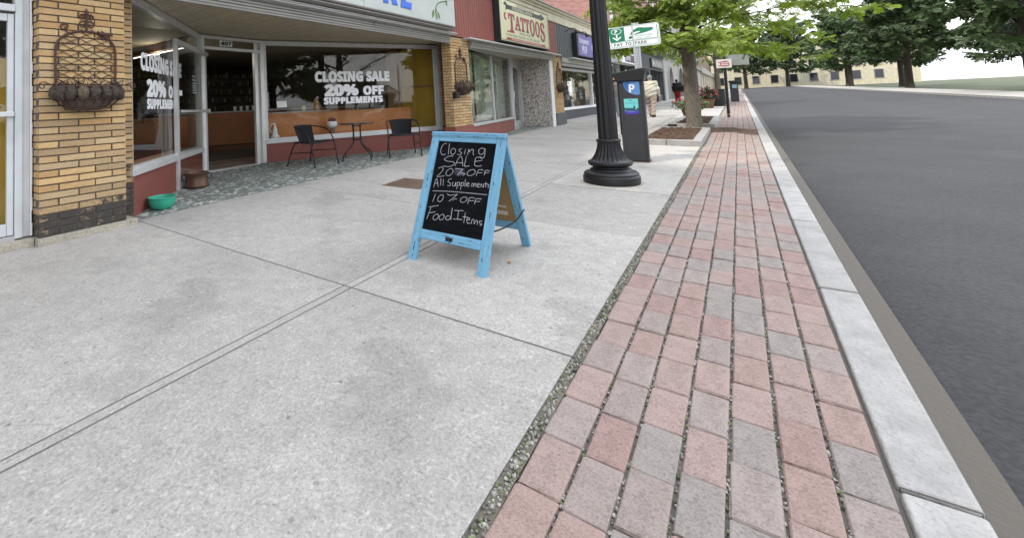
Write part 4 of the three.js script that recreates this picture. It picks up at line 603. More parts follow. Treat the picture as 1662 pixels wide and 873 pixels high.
// ------------------------------------------------------------------ iron wall baskets
function wallBasket(label, p, s) {
  const t = thing('wall_basket', label, 'wall planter', p, 0, undefined), z = 0.012, r = 0.0065;
  const arc = [[-0.27, 0.0, z]]; for (let i = 0; i <= 12; i++) { const a = Math.PI - i / 12 * Math.PI; arc.push([Math.cos(a) * 0.27, 0.36 + Math.sin(a) * 0.185, z]); } arc.push([0.27, 0, z]);
  mesh('arched_frame', [tube(arc, 0.011, 60, 8), bar([-0.29, 0, z], [0.29, 0, z], 0.01)], M.rust, t);
  const lat = []; const inside = (x, y) => Math.abs(x) <= 0.265 && (y <= 0.36 ? y >= 0 : Math.hypot(x / 0.27, (y - 0.36) / 0.185) <= 1);
  for (const dir of [-1, 1]) for (let c = -0.5; c < 1.2; c += 0.072) { let a = null, b = null; for (let x = -0.265; x <= 0.266; x += 0.01) { const y = c + dir * x * 0.52; if (inside(x, y)) { a = a || [x, y]; b = [x, y]; } } if (a && Math.hypot(b[0] - a[0], b[1] - a[1]) > 0.03) lat.push(bar([a[0], a[1], z - 0.002 + dir * 0.003], [b[0], b[1], z - 0.002 + dir * 0.003], 0.0032, 5)); }
  mesh('lattice', lat, M.rust, t);
  const spiral = (cx, cy, r0, turns, dir, zz = z) => { const q = []; for (let i = 0; i <= 22; i++) { const a = i / 22 * turns * Math.PI * 2, rad = r0 * (1 - i / 26); q.push([cx + dir * Math.cos(a) * rad, cy + Math.sin(a) * rad, zz]); } return q; };
  const fleur = [[0, 0.54, z], [0, 0.66, z], [0, 0.76, z]];
  mesh('finial', [tube(fleur, 0.012, 10, 6), tube(spiral(-0.035, 0.61, 0.045, 1.2, 1), 0.007, 24, 5), tube(spiral(0.035, 0.61, 0.045, 1.2, -1), 0.007, 24, 5), tube(spiral(-0.04, 0.685, 0.034, 1.1, 1), 0.008, 24, 5), tube(spiral(0.04, 0.685, 0.034, 1.1, -1), 0.008, 24, 5), new THREE.ConeGeometry(0.022, 0.07, 6).translate(0, 0.75, z)], M.rust, t);
  mesh('scroll', [tube([[-0.04, 0.56, z], [-0.12, 0.52, z], [-0.18, 0.53, z], ...spiral(-0.2, 0.565, 0.045, 1.1, 1).slice(2)], 0.007, 40, 5), tube([[0.04, 0.56, z], [0.1, 0.53, z], [0.16, 0.47, z], ...spiral(0.19, 0.49, 0.042, 1.1, -1).slice(2)], 0.007, 40, 5)], M.rust, t);
  mesh('bird', [new THREE.SphereGeometry(0.022, 10, 8).scale(2, 0.9, 0.8).translate(0.15, 0.53, z + 0.01), new THREE.ConeGeometry(0.014, 0.06, 6).rotateZ(1.4).translate(0.21, 0.53, z + 0.01), new THREE.SphereGeometry(0.013, 8, 6).translate(0.105, 0.545, z + 0.01), new THREE.ConeGeometry(0.012, 0.05, 6).rotateZ(0.9).translate(0.14, 0.555, z + 0.012)], M.rust, t);
  mesh('side_scroll', [tube([[-0.28, -0.01, 0.06], [-0.36, 0.015, 0.09], ...spiral(-0.4, -0.01, 0.045, 1.15, 1, 0.1).slice(3)], 0.0055, 40, 5), tube([[0.28, -0.01, 0.06], [0.36, 0.015, 0.09], ...spiral(0.4, -0.01, 0.045, 1.15, -1, 0.1).slice(3)], 0.0055, 40, 5)], M.rust, t);
  // half-round basket
  const rim = (y, rx, rz) => { const q = []; for (let i = 0; i <= 16; i++) { const a = Math.PI - i / 16 * Math.PI; q.push([Math.cos(a) * rx, y, 0.02 + Math.sin(a) * rz]); } return q; };
  mesh('basket', [tube(rim(-0.015, 0.30, 0.20), 0.008, 40, 6), tube(rim(-0.13, 0.29, 0.19), 0.006, 40, 6), tube(rim(-0.225, 0.2, 0.12), 0.008, 40, 6), ...[...Array(9)].map((_, i) => { const a = Math.PI - (i + 0.5) / 9 * Math.PI; return tube([[Math.cos(a) * 0.30, -0.01, 0.02 + Math.sin(a) * 0.2], [Math.cos(a) * 0.33, -0.09, 0.02 + Math.sin(a) * 0.23], [Math.cos(a) * 0.27, -0.16, 0.02 + Math.sin(a) * 0.18], [Math.cos(a) * 0.2, -0.225, 0.02 + Math.sin(a) * 0.12]], 0.005, 12, 5); })], M.rust, t);
  const pots = [];
  for (let i = 0; i < 9; i++) { const a = Math.PI - (i + 0.5) / 9 * Math.PI, g = new THREE.SphereGeometry(0.056, 26, 20), q = g.attributes.position; for (let k = 0; k < q.count; k++) { const n = 0.74 + 0.22 * vnoise(q.getX(k) * 60 + i * 9 + 20, q.getY(k) * 60 + q.getZ(k) * 40 + 20, 64, 5) + 0.22 * vnoise(q.getX(k) * 190 + i * 7 + 30, q.getY(k) * 150 + q.getZ(k) * 170 + 60, 256, 9); q.setXYZ(k, q.getX(k) * n * 0.92, q.getY(k) * n * 1.3, q.getZ(k) * n); } g.computeVertexNormals(); const o = mesh('liner_pocket', g, i === 3 ? M.cocoPale : M.coco, t); o.position.set(Math.cos(a) * 0.295, -0.075, 0.02 + Math.sin(a) * 0.185); }
  const lin2 = lathe([[0.0, -0.25], [0.14, -0.24], [0.205, -0.2], [0.245, -0.14], [0.24, -0.08], [0, -0.08]], 20), lp = lin2.attributes.position; for (let k = 0; k < lp.count; k++) { const z0 = lp.getZ(k); lp.setZ(k, 0.015 + (z0 > 0 ? z0 * 0.75 : 0)); const n = (vnoise(lp.getX(k) * 50 + 9, lp.getY(k) * 50 + 3, 64, 8) - 0.5) * 0.03; lp.setX(k, lp.getX(k) + n); } lin2.computeVertexNormals();
  mesh('liner', lin2, M.coco, t);
  mesh('twigs', [...Array(60)].map(() => { const x = rr(-0.27, 0.27), zz = rr(0.05, 0.16); return tube([[x, -0.07, zz], [x + rr(-0.04, 0.04), -0.02, zz], [x + rr(-0.08, 0.08), rr(-0.01, 0.06), zz + rr(-0.02, 0.05)]], 0.0035, 6, 4); }), M.coco, t);
  t.scale.setScalar(s); return t;
}
wallBasket('rusty iron trellis basket with coco pockets on the first brick pillar', [1.868, 1.475, 0.0], 1.0);
wallBasket('rusty iron trellis basket on the pillar between the two shops above a black box', [9.86, 1.58, 0.0], 1.08);
wallBasket('rusty iron trellis basket on the narrow pillar next to the pet shop window', [17.42, 1.58, 0.0], 1.1);
{ const t = thing('outlet_box', 'black weatherproof box on the brick pillar under the middle basket', 'box', [9.5, 1.29, 0]); mesh('body', rbx(-0.11, 0.06, -0.07, 0.08, 0.001, 0.11, 0.012), M.blackMetal, t); mesh('arm', [bar([0.06, 0, 0.05], [0.3, 0.02, 0.06], 0.014), bx(0.28, 0.36, 0, 0.05, 0.03, 0.1)], M.blackMetal, t); }

// ------------------------------------------------------------------ A-frame chalkboard
{
  const H = 0.955, S = 0.425, W = 0.665, t = thing('chalkboard_sign', 'sky blue A-frame chalkboard sign with closing sale written in white chalk', 'sign', [3.49, gy(3.49, 3.28) + 0.0, 3.283], 0);
  t.rotation.set(-SZ, -0.028, 0.0, 'XYZ');
  const paint = tex(512, 512, (u, v) => { const g = vnoise((u * 90) % 90, (v * 5) % 5, 90, 211) * 0.6 + fbm(u, v, 20, 212, 3) * 0.4, wear = sstep(0.76, 0.82, vnoise(u * 70 % 70, v * 6 % 6, 70, 214) * 0.6 + fbm(u, v, 16, 215, 4) * 0.5); const k = 0.82 + 0.3 * g; return [mix(0.165 * k, 0.05, wear), mix(0.385 * k, 0.11, wear), mix(0.55 * k, 0.15, wear)]; }, 0.55);
  const grain = tex(256, 256, (u, v) => vnoise(u * 70 % 70, v * 4 % 4, 70, 217), 0.4, false);
  const wood = std([1, 1, 1], 0.6, 0, { map: paint, bumpMap: grain, bumpScale: 0.002 });
  const side = paint.clone(); side.rotation = Math.PI / 2; side.needsUpdate = true; const gr2 = grain.clone(); gr2.rotation = Math.PI / 2; gr2.needsUpdate = true;
  const woodX = std([1, 1, 1], 0.6, 0, { map: side, bumpMap: gr2, bumpScale: 0.002 });
  const L = Math.hypot(H, S), a = Math.atan2(S, H);
  // a leaf is built in its own plane: x across, y up the slope, z outward
  for (const f of [1, -1]) {
    const m = new THREE.Matrix4().makeRotationY(-Math.PI / 2 * f).multiply(new THREE.Matrix4().makeTranslation(0, 0, S).multiply(new THREE.Matrix4().makeRotationX(-a)));
    const w2 = W / 2, lw = 0.072, put = (g) => g.applyMatrix4(m), name = f === 1 ? 'front_panel' : 'rear_panel';
    const legCut = (x0, x1) => { const g = new RoundedBoxGeometry(x1 - x0, L, 0.032, 1, 0.004).translate((x0 + x1) / 2, L / 2, -0.016), p = g.attributes.position; for (let i = 0; i < p.count; i++) if (p.getY(i) < 0.02) p.setY(i, p.getY(i) + (p.getZ(i) + 0.016) * -Math.tan(a) * 0.9); return uvBox(g, f * 0.3, x0); };
    const leg1 = mesh('leg', put(legCut(-w2, -w2 + lw)), wood, t), leg2 = mesh('leg', put(legCut(w2 - lw, w2)), wood, t);
    mesh('rail', put(rbx(-w2 + lw + 0.001, w2 - lw - 0.001, L - 0.075, L - 0.004, -0.031, -0.001, 0.003)), woodX, t);
    mesh('rail', put(rbx(-w2 + lw + 0.001, w2 - lw - 0.001, 0.17, 0.24, -0.031, -0.001, 0.003)), woodX, t);
    if (f === 1) {
      const Q = { tl: [238, 105], tr: [580, 125], br: [505, 697], bl: [145, 632] }, CW = 520, CH = 740;
      const inv = (x, y) => { let u = 0.5, v = 0.5; for (let k = 0; k < 12; k++) { const fx = (1 - u) * (1 - v) * Q.tl[0] + u * (1 - v) * Q.tr[0] + u * v * Q.br[0] + (1 - u) * v * Q.bl[0] - x, fy = (1 - u) * (1 - v) * Q.tl[1] + u * (1 - v) * Q.tr[1] + u * v * Q.br[1] + (1 - u) * v * Q.bl[1] - y; const ux = (1 - v) * (Q.tr[0] - Q.tl[0]) + v * (Q.br[0] - Q.bl[0]), uy = (1 - v) * (Q.tr[1] - Q.tl[1]) + v * (Q.br[1] - Q.bl[1]), vx = (1 - u) * (Q.bl[0] - Q.tl[0]) + u * (Q.br[0] - Q.tr[0]), vy = (1 - u) * (Q.bl[1] - Q.tl[1]) + u * (Q.br[1] - Q.tr[1]), d = ux * vy - uy * vx; u -= (fx * vy - fy * vx) / d; v -= (ux * fy - uy * fx) / d; } return [(0.035 + u * 0.945) * CW, v * CH]; };
      // chalk strokes, letter by letter
      const ST = [[276, 120, 258, 122, 243, 140, 237, 165, 241, 183, 253, 192, 270, 187], [294, 120, 291, 155, 288, 190], [322, 150, 308, 160, 304, 178, 315, 190, 330, 182, 335, 163, 322, 150], [375, 155, 358, 160, 360, 170, 375, 180, 365, 192, 348, 190], [398, 158, 393, 190], [412, 195, 420, 158, 422, 175, 435, 160, 448, 162, 446, 180, 450, 196], [515, 155, 495, 152, 480, 168, 488, 190, 508, 185, 518, 155, 518, 180, 512, 208, 500, 216, 488, 210],
        [320, 200, 290, 202, 262, 220, 285, 232, 325, 238, 330, 250, 300, 265, 255, 262], [335, 262, 355, 215, 372, 203, 385, 265], [345, 240, 384, 245], [405, 200, 398, 240, 395, 263, 425, 262], [500, 208, 465, 212, 458, 235, 458, 258, 475, 265, 500, 260], [460, 235, 502, 228],
        [225, 275, 245, 268, 258, 280, 240, 305, 218, 325, 268, 322], [298, 280, 280, 295, 278, 315, 295, 322, 315, 310, 322, 290, 312, 278, 298, 280], [335, 278, 385, 282], [385, 282, 350, 320], [372, 306, 398, 310, 386, 322], [440, 285, 420, 295, 412, 315, 425, 322, 450, 315, 462, 298, 455, 286, 440, 285], [468, 322, 483, 287, 510, 288], [476, 305, 502, 304], [515, 320, 524, 291, 548, 293], [518, 306, 542, 304],
        [197, 390, 215, 338, 228, 388], [202, 368, 226, 366], [245, 338, 243, 380], [262, 342, 260, 380], [315, 340, 298, 345, 292, 358, 310, 368, 305, 382, 290, 380], [325, 360, 322, 380, 335, 384, 342, 362, 342, 384], [352, 362, 350, 402], [352, 364, 365, 362, 366, 378, 352, 382], [376, 364, 374, 406], [376, 366, 390, 364, 390, 380, 376, 384], [402, 345, 400, 388], [412, 376, 425, 372, 420, 364, 410, 372, 414, 386, 428, 384], [442, 390, 444, 370, 452, 370, 452, 388, 460, 370, 466, 372, 468, 390], [476, 380, 488, 378, 482, 368, 474, 378, 480, 392, 490, 390], [497, 394, 498, 372, 512, 392, 514, 370], [526, 360, 526, 392], [518, 372, 538, 372], [546, 375, 538, 380, 544, 388, 538, 396],
        [192, 411, 300, 416, 420, 426, 535, 437], [212, 430, 195, 475], [250, 435, 232, 450, 230, 470, 245, 476, 262, 460, 264, 440, 250, 435], [290, 430, 300, 438, 355, 434], [355, 434, 303, 474], [325, 470, 340, 460, 352, 462], [395, 450, 378, 460, 375, 475, 390, 482, 412, 470, 415, 455, 395, 450], [420, 490, 432, 455, 462, 456], [426, 472, 456, 472], [462, 492, 470, 462, 502, 462], [466, 477, 494, 476],
        [160, 575, 185, 508], [170, 506, 235, 498], [172, 540, 215, 535], [222, 548, 205, 560, 205, 578, 220, 580, 238, 565, 235, 550, 222, 548], [262, 550, 245, 560, 246, 578, 262, 580, 275, 565, 272, 552, 262, 550], [310, 560, 292, 560, 285, 575, 298, 582, 315, 572, 325, 515], [325, 515, 318, 582], [340, 528, 396, 530], [366, 530, 360, 578], [333, 577, 390, 581], [408, 540, 400, 600], [392, 565, 425, 568], [420, 585, 435, 580, 430, 570, 418, 580, 422, 600, 438, 602], [445, 605, 450, 582, 460, 580, 462, 605, 475, 585, 482, 590, 480, 610], [510, 590, 494, 590, 494, 600, 508, 606, 496, 615]];
      const board = print(CW, CH, (k) => {
        k.fillStyle = '#0d0e12'; k.fillRect(0, 0, CW, CH); const r = rng(5);
        for (let i = 0; i < 900; i++) { k.fillStyle = `rgba(190,195,205,${0.012 * r()})`; k.beginPath(); k.ellipse(r() * CW, r() * CH, 20 + 70 * r(), 4 + 14 * r(), -0.2, 0, 7); k.fill(); }
        k.fillStyle = 'rgba(190,195,205,0.05)'; for (let i = 0; i < 60; i++) { const [x, y] = inv(362 + (r() - 0.5) * 55, 300 + (r() - 0.5) * 40); k.beginPath(); k.ellipse(x, y, 18 + 20 * r(), 5 + 6 * r(), -0.35, 0, 7); k.fill(); }
        k.lineCap = 'round'; k.lineJoin = 'round';
        for (const s of ST) { const p = []; for (let i = 0; i < s.length; i += 2) p.push(V3(...inv(s[i], s[i + 1]), 0)); const c = new THREE.CatmullRomCurve3(p, false, 'centripetal'), n = Math.max(4, Math.round(c.getLength() / 3)); let q = c.getPoint(0);
          for (let i = 1; i <= n; i++) { const e = c.getPoint(i / n); k.strokeStyle = `rgba(226,228,234,${0.7 + 0.3 * r()})`; k.lineWidth = 2.7 + 1.2 * r(); k.beginPath(); k.moveTo(q.x, q.y); k.lineTo(e.x, e.y); k.stroke(); q = e; } }
        for (let i = 0; i < 5000; i++) { k.fillStyle = `rgba(13,14,18,${0.5 * r()})`; k.fillRect(r() * CW, r() * CH, 1.4, 1.4); }
      });
      const bm = new THREE.MeshPhysicalMaterial({ color: lin(0.8, 0.8, 0.8), roughness: 0.9, specularIntensity: 0.25, map: board });
      const bp = mesh('board', put(rbx(-w2 + lw - 0.004, w2 - lw + 0.004, 0.236, L - 0.072, -0.026, -0.0135, 0.001)), M.dark, t); mesh('writing', put(new THREE.PlaneGeometry(W - 2 * lw, L - 0.075 - 0.24).translate(0, (L - 0.075 + 0.24) / 2, -0.0125)), bm, bp);
      mesh('magnet_catch', [put(rbx(-0.03, 0.03, 0.185, 0.214, -0.002, 0.005, 0.008)), put(cyl(0.006, 0.006, 0.003, 10).rotateX(Math.PI / 2).translate(0.008, 0.199, 0.004))], M.blackMetal, t);
    } else {
      const bp = mesh('board', put(rbx(-w2 + lw - 0.004, w2 - lw + 0.004, 0.236, L - 0.072, -0.024, -0.012, 0.001)), std([0.30, 0.19, 0.075], 0.75, 0, { map: worn2 }), t);
      mesh('price_sticker', [put(bx(-0.20, 0.03, 0.30, 0.34, -0.0262, -0.0248)), put(bx(-0.2, -0.02, 0.375, 0.392, -0.0262, -0.0248))], std([0.5, 0.47, 0.4], 0.7), bp);
    }
  }
  mesh('apex_strip', rbx(-0.018, 0.018, H - 0.012, H + 0.006, -W / 2, W / 2, 0.004), woodX, t);
  // slack chain between the legs on the street side
  const c = [], z = W / 2 - 0.045, yA = 0.27, x0 = -S * (1 - yA / H) + 0.03, yB = 0.33, x1 = S * (1 - yB / H) - 0.01;
  const cp = new THREE.CatmullRomCurve3([V3(x0, yA, z), V3(x0 + 0.12, yA - 0.012, z + 0.02), V3(0.14, 0.272, z + 0.04), V3(x1 - 0.03, yB - 0.02, z + 0.045), V3(x1 + 0.01, yB, z + 0.05)]);
  for (let i = 0; i < 44; i++) { const p = cp.getPointAt((i + 0.5) / 44), q = cp.getTangentAt((i + 0.5) / 44); const g = new THREE.TorusGeometry(0.0075, 0.0022, 5, 10).scale(1.35, 0.8, 1); if (i % 2) g.rotateX(Math.PI / 2); g.applyQuaternion(new THREE.Quaternion().setFromUnitVectors(V3(1, 0, 0), q)); c.push(g.translate(p.x, p.y, p.z)); }
  mesh('chain', c, M.blackMetal, t);
}

// ------------------------------------------------------------------ chairs and table
const chair = thing('bistro_chair', 'black woven bistro chair left of the round table facing the street', 'chair', [0, 0, 0], 0, 'black bistro chairs by the shop window');
{ // built facing +z, seat centre over the origin
  const r = 0.0125, sw = 0.25, arm = (s) => [[s * 0.10, 0.735, -0.30], [s * 0.22, 0.725, -0.24], [s * 0.305, 0.70, -0.08], [s * 0.325, 0.63, 0.12], [s * 0.325, 0.48, 0.235], [s * 0.325, 0.25, 0.30], [s * 0.325, 0.0, 0.345]];
  mesh('arm_frame', tube([...arm(-1).reverse(), [0, 0.738, -0.31], ...arm(1)], r, 120, 10), M.blackMetal, chair);
  for (const s of [-1, 1]) { mesh('leg', tube([[s * 0.22, 0.43, -0.16], [s * 0.25, 0.40, -0.21], [s * 0.285, 0.2, -0.30], [s * 0.305, 0, -0.355]], r, 20, 8), M.blackMetal, chair); mesh('stretcher', bar([s * 0.325, 0.27, 0.29], [s * 0.275, 0.24, -0.28], 0.008), M.blackMetal, chair); mesh('stretcher', bar([s * 0.322, 0.43, 0.25], [s * 0.24, 0.425, -0.02], 0.009), M.blackMetal, chair); }
  const sg = new RoundedBoxGeometry(0.50, 0.02, 0.48, 2, 0.009), sp = sg.attributes.position; for (let i = 0; i < sp.count; i++) { const x = sp.getX(i), z = sp.getZ(i); sp.setY(i, sp.getY(i) + 0.435 - 0.012 * (1 - (x / 0.25) ** 2) + 0.01 * z); if (z < 0) sp.setX(i, x * (1 + 0.35 * z)); }
  sg.computeVertexNormals(); mesh('seat', uvBox(sg), M.wicker, chair);
  const bg = new THREE.BoxGeometry(0.46, 0.30, 0.012, 20, 8, 1).translate(0, 0.585, 0), bp = bg.attributes.position; for (let i = 0; i < bp.count; i++) { const x = bp.getX(i), y = bp.getY(i), k = (y - 0.435) / 0.3; bp.setX(i, x * (0.88 + 0.16 * k)); bp.setZ(i, bp.getZ(i) - 0.20 - 0.10 * k + 0.075 * (x / 0.23) ** 2); bp.setY(i, y - 0.012 * (x / 0.23) ** 2 * k); }
  bg.computeVertexNormals(); mesh('backrest', uvBox(bg), M.wicker, chair);
  mesh('seat_rim', tube([[-0.25, 0.43, 0.24], [0.25, 0.43, 0.24], [0.245, 0.43, 0], [0.21, 0.43, -0.23], [-0.21, 0.43, -0.23], [-0.245, 0.43, 0]], 0.011, 60, 7, true), M.blackMetal, chair);
  mesh('foot_cap', [[-0.325, 0.345], [0.325, 0.345], [-0.305, -0.355], [0.305, -0.355]].map(([x, z]) => cyl(0.016, 0.016, 0.03, 10).translate(x, 0, z)), M.dark, chair);
  chair.position.set(6.15, gy(6.15, -1.22) + 0.004, -1.23); chair.rotation.y = 0.06;
  const c2 = chair.clone(); c2.name = numbered('bistro_chair'); scene.add(c2); c2.position.set(8.02, gy(8.02, -0.45) + 0.004, -0.47); c2.rotation.y = Math.atan2(-0.74, 0.67);
  c2.userData = { label: 'black woven bistro chair right of the round table, half behind the chalkboard', category: 'chair', group: 'black bistro chairs by the shop window' };
}
{
  const t = thing('bistro_table', 'round black bistro table with four bent legs under the big window', 'table', [7.12, gy(7.12, -0.95) + 0.004, -0.95], 0.35);
  mesh('tabletop', lathe([[0, 0.70], [0.34, 0.70], [0.352, 0.706], [0.352, 0.722], [0.345, 0.727], [0, 0.727]], 48), std([0.03, 0.03, 0.033], 0.18), t);
  for (let i = 0; i < 4; i++) { const a = i * Math.PI / 2 + 0.5, c = Math.cos(a), s = Math.sin(a); mesh('leg', tube([[c * 0.1, 0.70, s * 0.1], [c * 0.1, 0.42, s * 0.1], [c * 0.11, 0.34, s * 0.11], [c * 0.2, 0.24, s * 0.2], [c * 0.33, 0.15, s * 0.33], [c * 0.37, 0.10, s * 0.37], [c * 0.39, 0, s * 0.39]], 0.0125, 40, 8), M.blackMetal, t); mesh('foot_cap', cyl(0.016, 0.016, 0.03, 10).translate(c * 0.39, 0, s * 0.39), M.dark, t); }
  mesh('spacer_ring', [new THREE.TorusGeometry(0.1, 0.009, 6, 28).rotateX(Math.PI / 2).translate(0, 0.66, 0), new THREE.TorusGeometry(0.1, 0.009, 6, 28).rotateX(Math.PI / 2).translate(0, 0.39, 0), bar([-0.1, 0.39, 0], [0.1, 0.39, 0], 0.008), bar([0, 0.39, -0.1], [0, 0.39, 0.1], 0.008)], M.blackMetal, t);
}
{ // water bowl and copper pot
  const t = thing('water_bowl', 'sea green plastic bowl on the entrance stones beside the red wall', 'bowl', [2.835, gy(2.835, -0.415) + 0.004, -0.415]);
  mesh('body', lathe([[0, 0.004], [0.085, 0.004], [0.092, 0], [0.105, 0.006], [0.126, 0.026], [0.142, 0.058], [0.149, 0.095], [0.151, 0.128], [0.157, 0.13], [0.159, 0.138], [0.154, 0.142], [0.145, 0.139], [0.142, 0.095], [0.134, 0.056], [0.11, 0.02], [0, 0.014]], 48), M.green, t);
  mesh('water', new THREE.CircleGeometry(0.132, 32).rotateX(-Math.PI / 2).translate(0, 0.088, 0), new THREE.MeshPhysicalMaterial({ color: 0xffffff, transmission: 1, roughness: 0, thickness: 0, ior: 1.33 }), t);
  const p = thing('copper_pot', 'dark copper pot with two iron ring handles holding the glass door open', 'pot', [3.80, gy(3.80, -1.26) + 0.004, -1.26]);
  mesh('body', lathe([[0, 0.004], [0.155, 0.004], [0.172, 0.014], [0.174, 0.03], [0.160, 0.08], [0.148, 0.13], [0.152, 0.17], [0.166, 0.205], [0.170, 0.212], [0.164, 0.216], [0.155, 0.208], [0.142, 0.165], [0.15, 0.05], [0, 0.012]], 44), M.copper, p);
  for (const s of [0.546, 3.69]) { const c = Math.cos(s), n = Math.sin(s); mesh('handle', [new THREE.TorusGeometry(0.042, 0.0065, 8, 22).scale(0.72, 1, 1).rotateY(-s).translate(c * 0.178, 0.15, -n * -0.178 * 1), new THREE.SphereGeometry(0.012, 8, 6).translate(c * 0.162, 0.19, n * 0.162)], M.blackMetal, p); }
}
{ const l = mesh('fallen_leaf', (() => { const s = new THREE.Shape(); s.moveTo(0, -0.03); s.quadraticCurveTo(0.028, -0.005, 0.006, 0.036); s.quadraticCurveTo(-0.022, 0.012, 0, -0.03); const g = new THREE.ShapeGeometry(s, 8).rotateX(-Math.PI / 2), p = g.attributes.position; for (let i = 0; i < p.count; i++) p.setY(i, 0.006 + 0.5 * Math.abs(p.getX(i)) + 3 * p.getZ(i) ** 2); g.computeVertexNormals(); return g; })(), std([0.5, 0.24, 0.06], 0.8, 0, { side: THREE.DoubleSide })); l.position.set(3.44, gy(3.44, 3.63) + 0.002, 3.63); l.rotation.y = 1.9; tag(l, 'small dry orange leaf on the concrete beside the chalkboard', 'leaf'); }

// ------------------------------------------------------------------ street lamp
{
  const x = 7.06, z = 3.62, t = thing('street_lamp', 'black fluted street lamp post with a wide moulded base', 'street lamp', [x, gy(x, z) + 0.004, z]);
  const k = 1.0;
  mesh('base', lathe([[0, 0], [0.345, 0], [0.352, 0.01], [0.352, 0.085], [0.345, 0.1], [0.33, 0.108], [0.338, 0.118], [0.338, 0.13], [0.315, 0.152], [0.262, 0.165], [0.257, 0.176], [0.25, 0.19], [0.225, 0.197], [0.218, 0.21], [0.225, 0.222], [0.255, 0.232], [0.272, 0.25], [0.276, 0.268], [0.268, 0.288], [0.24, 0.302]].map(([a, b]) => [a * k, b]), 72), M.postBlack, t);
  // fluted bell
  const prof = [[0.24, 0.30], [0.225, 0.318], [0.205, 0.345], [0.18, 0.39], [0.16, 0.44], [0.148, 0.49], [0.14, 0.545]], n = 24, bell = lathe(prof, n * 8), bp = bell.attributes.position;
  for (let i = 0; i < bp.count; i++) { const a = Math.atan2(bp.getZ(i), bp.getX(i)), f = 1 - 0.10 * Math.pow(Math.abs(Math.cos(a * n / 2)), 0.7) * (bp.getY(i) > 0.305 && bp.getY(i) < 0.54 ? 1 : 0); bp.setX(i, bp.getX(i) * f); bp.setZ(i, bp.getZ(i) * f); } bell.computeVertexNormals();
  mesh('bell', bell, M.postBlack, t); mesh('collar', lathe([[0.138, 0.543], [0.15, 0.548], [0.154, 0.562], [0.15, 0.58], [0.142, 0.588], [0.128, 0.59]], 48), M.postBlack, t);
  const m = 12, shaft = new THREE.CylinderGeometry(0.073, 0.125, 5.2, m * 10, 8).translate(0, 0.585 + 2.6, 0), sp = shaft.attributes.position;
  for (let i = 0; i < sp.count; i++) { const a = Math.atan2(sp.getZ(i), sp.getX(i)), f = 1 - 0.13 * Math.pow(Math.abs(Math.sin(a * m / 2)), 0.6); sp.setX(i, sp.getX(i) * f); sp.setZ(i, sp.getZ(i) * f); } shaft.computeVertexNormals(); mesh('shaft', shaft, M.postBlack, t);
  mesh('bead_band', [...Array(40)].map((_, i) => new THREE.SphereGeometry(0.009, 6, 5).translate(Math.cos(i / 40 * 6.283) * 0.268, 0.284, Math.sin(i / 40 * 6.283) * 0.268)), M.postBlack, t);
  const pad = mesh('foundation_pad', drape(rbx(6.565, 7.42, -0.05, 0.006, 3.19, 4.01, 0.006)), M.concretePale); tag(pad, 'square pale concrete pad under the street lamp base', 'pad', null, 'structure');
}
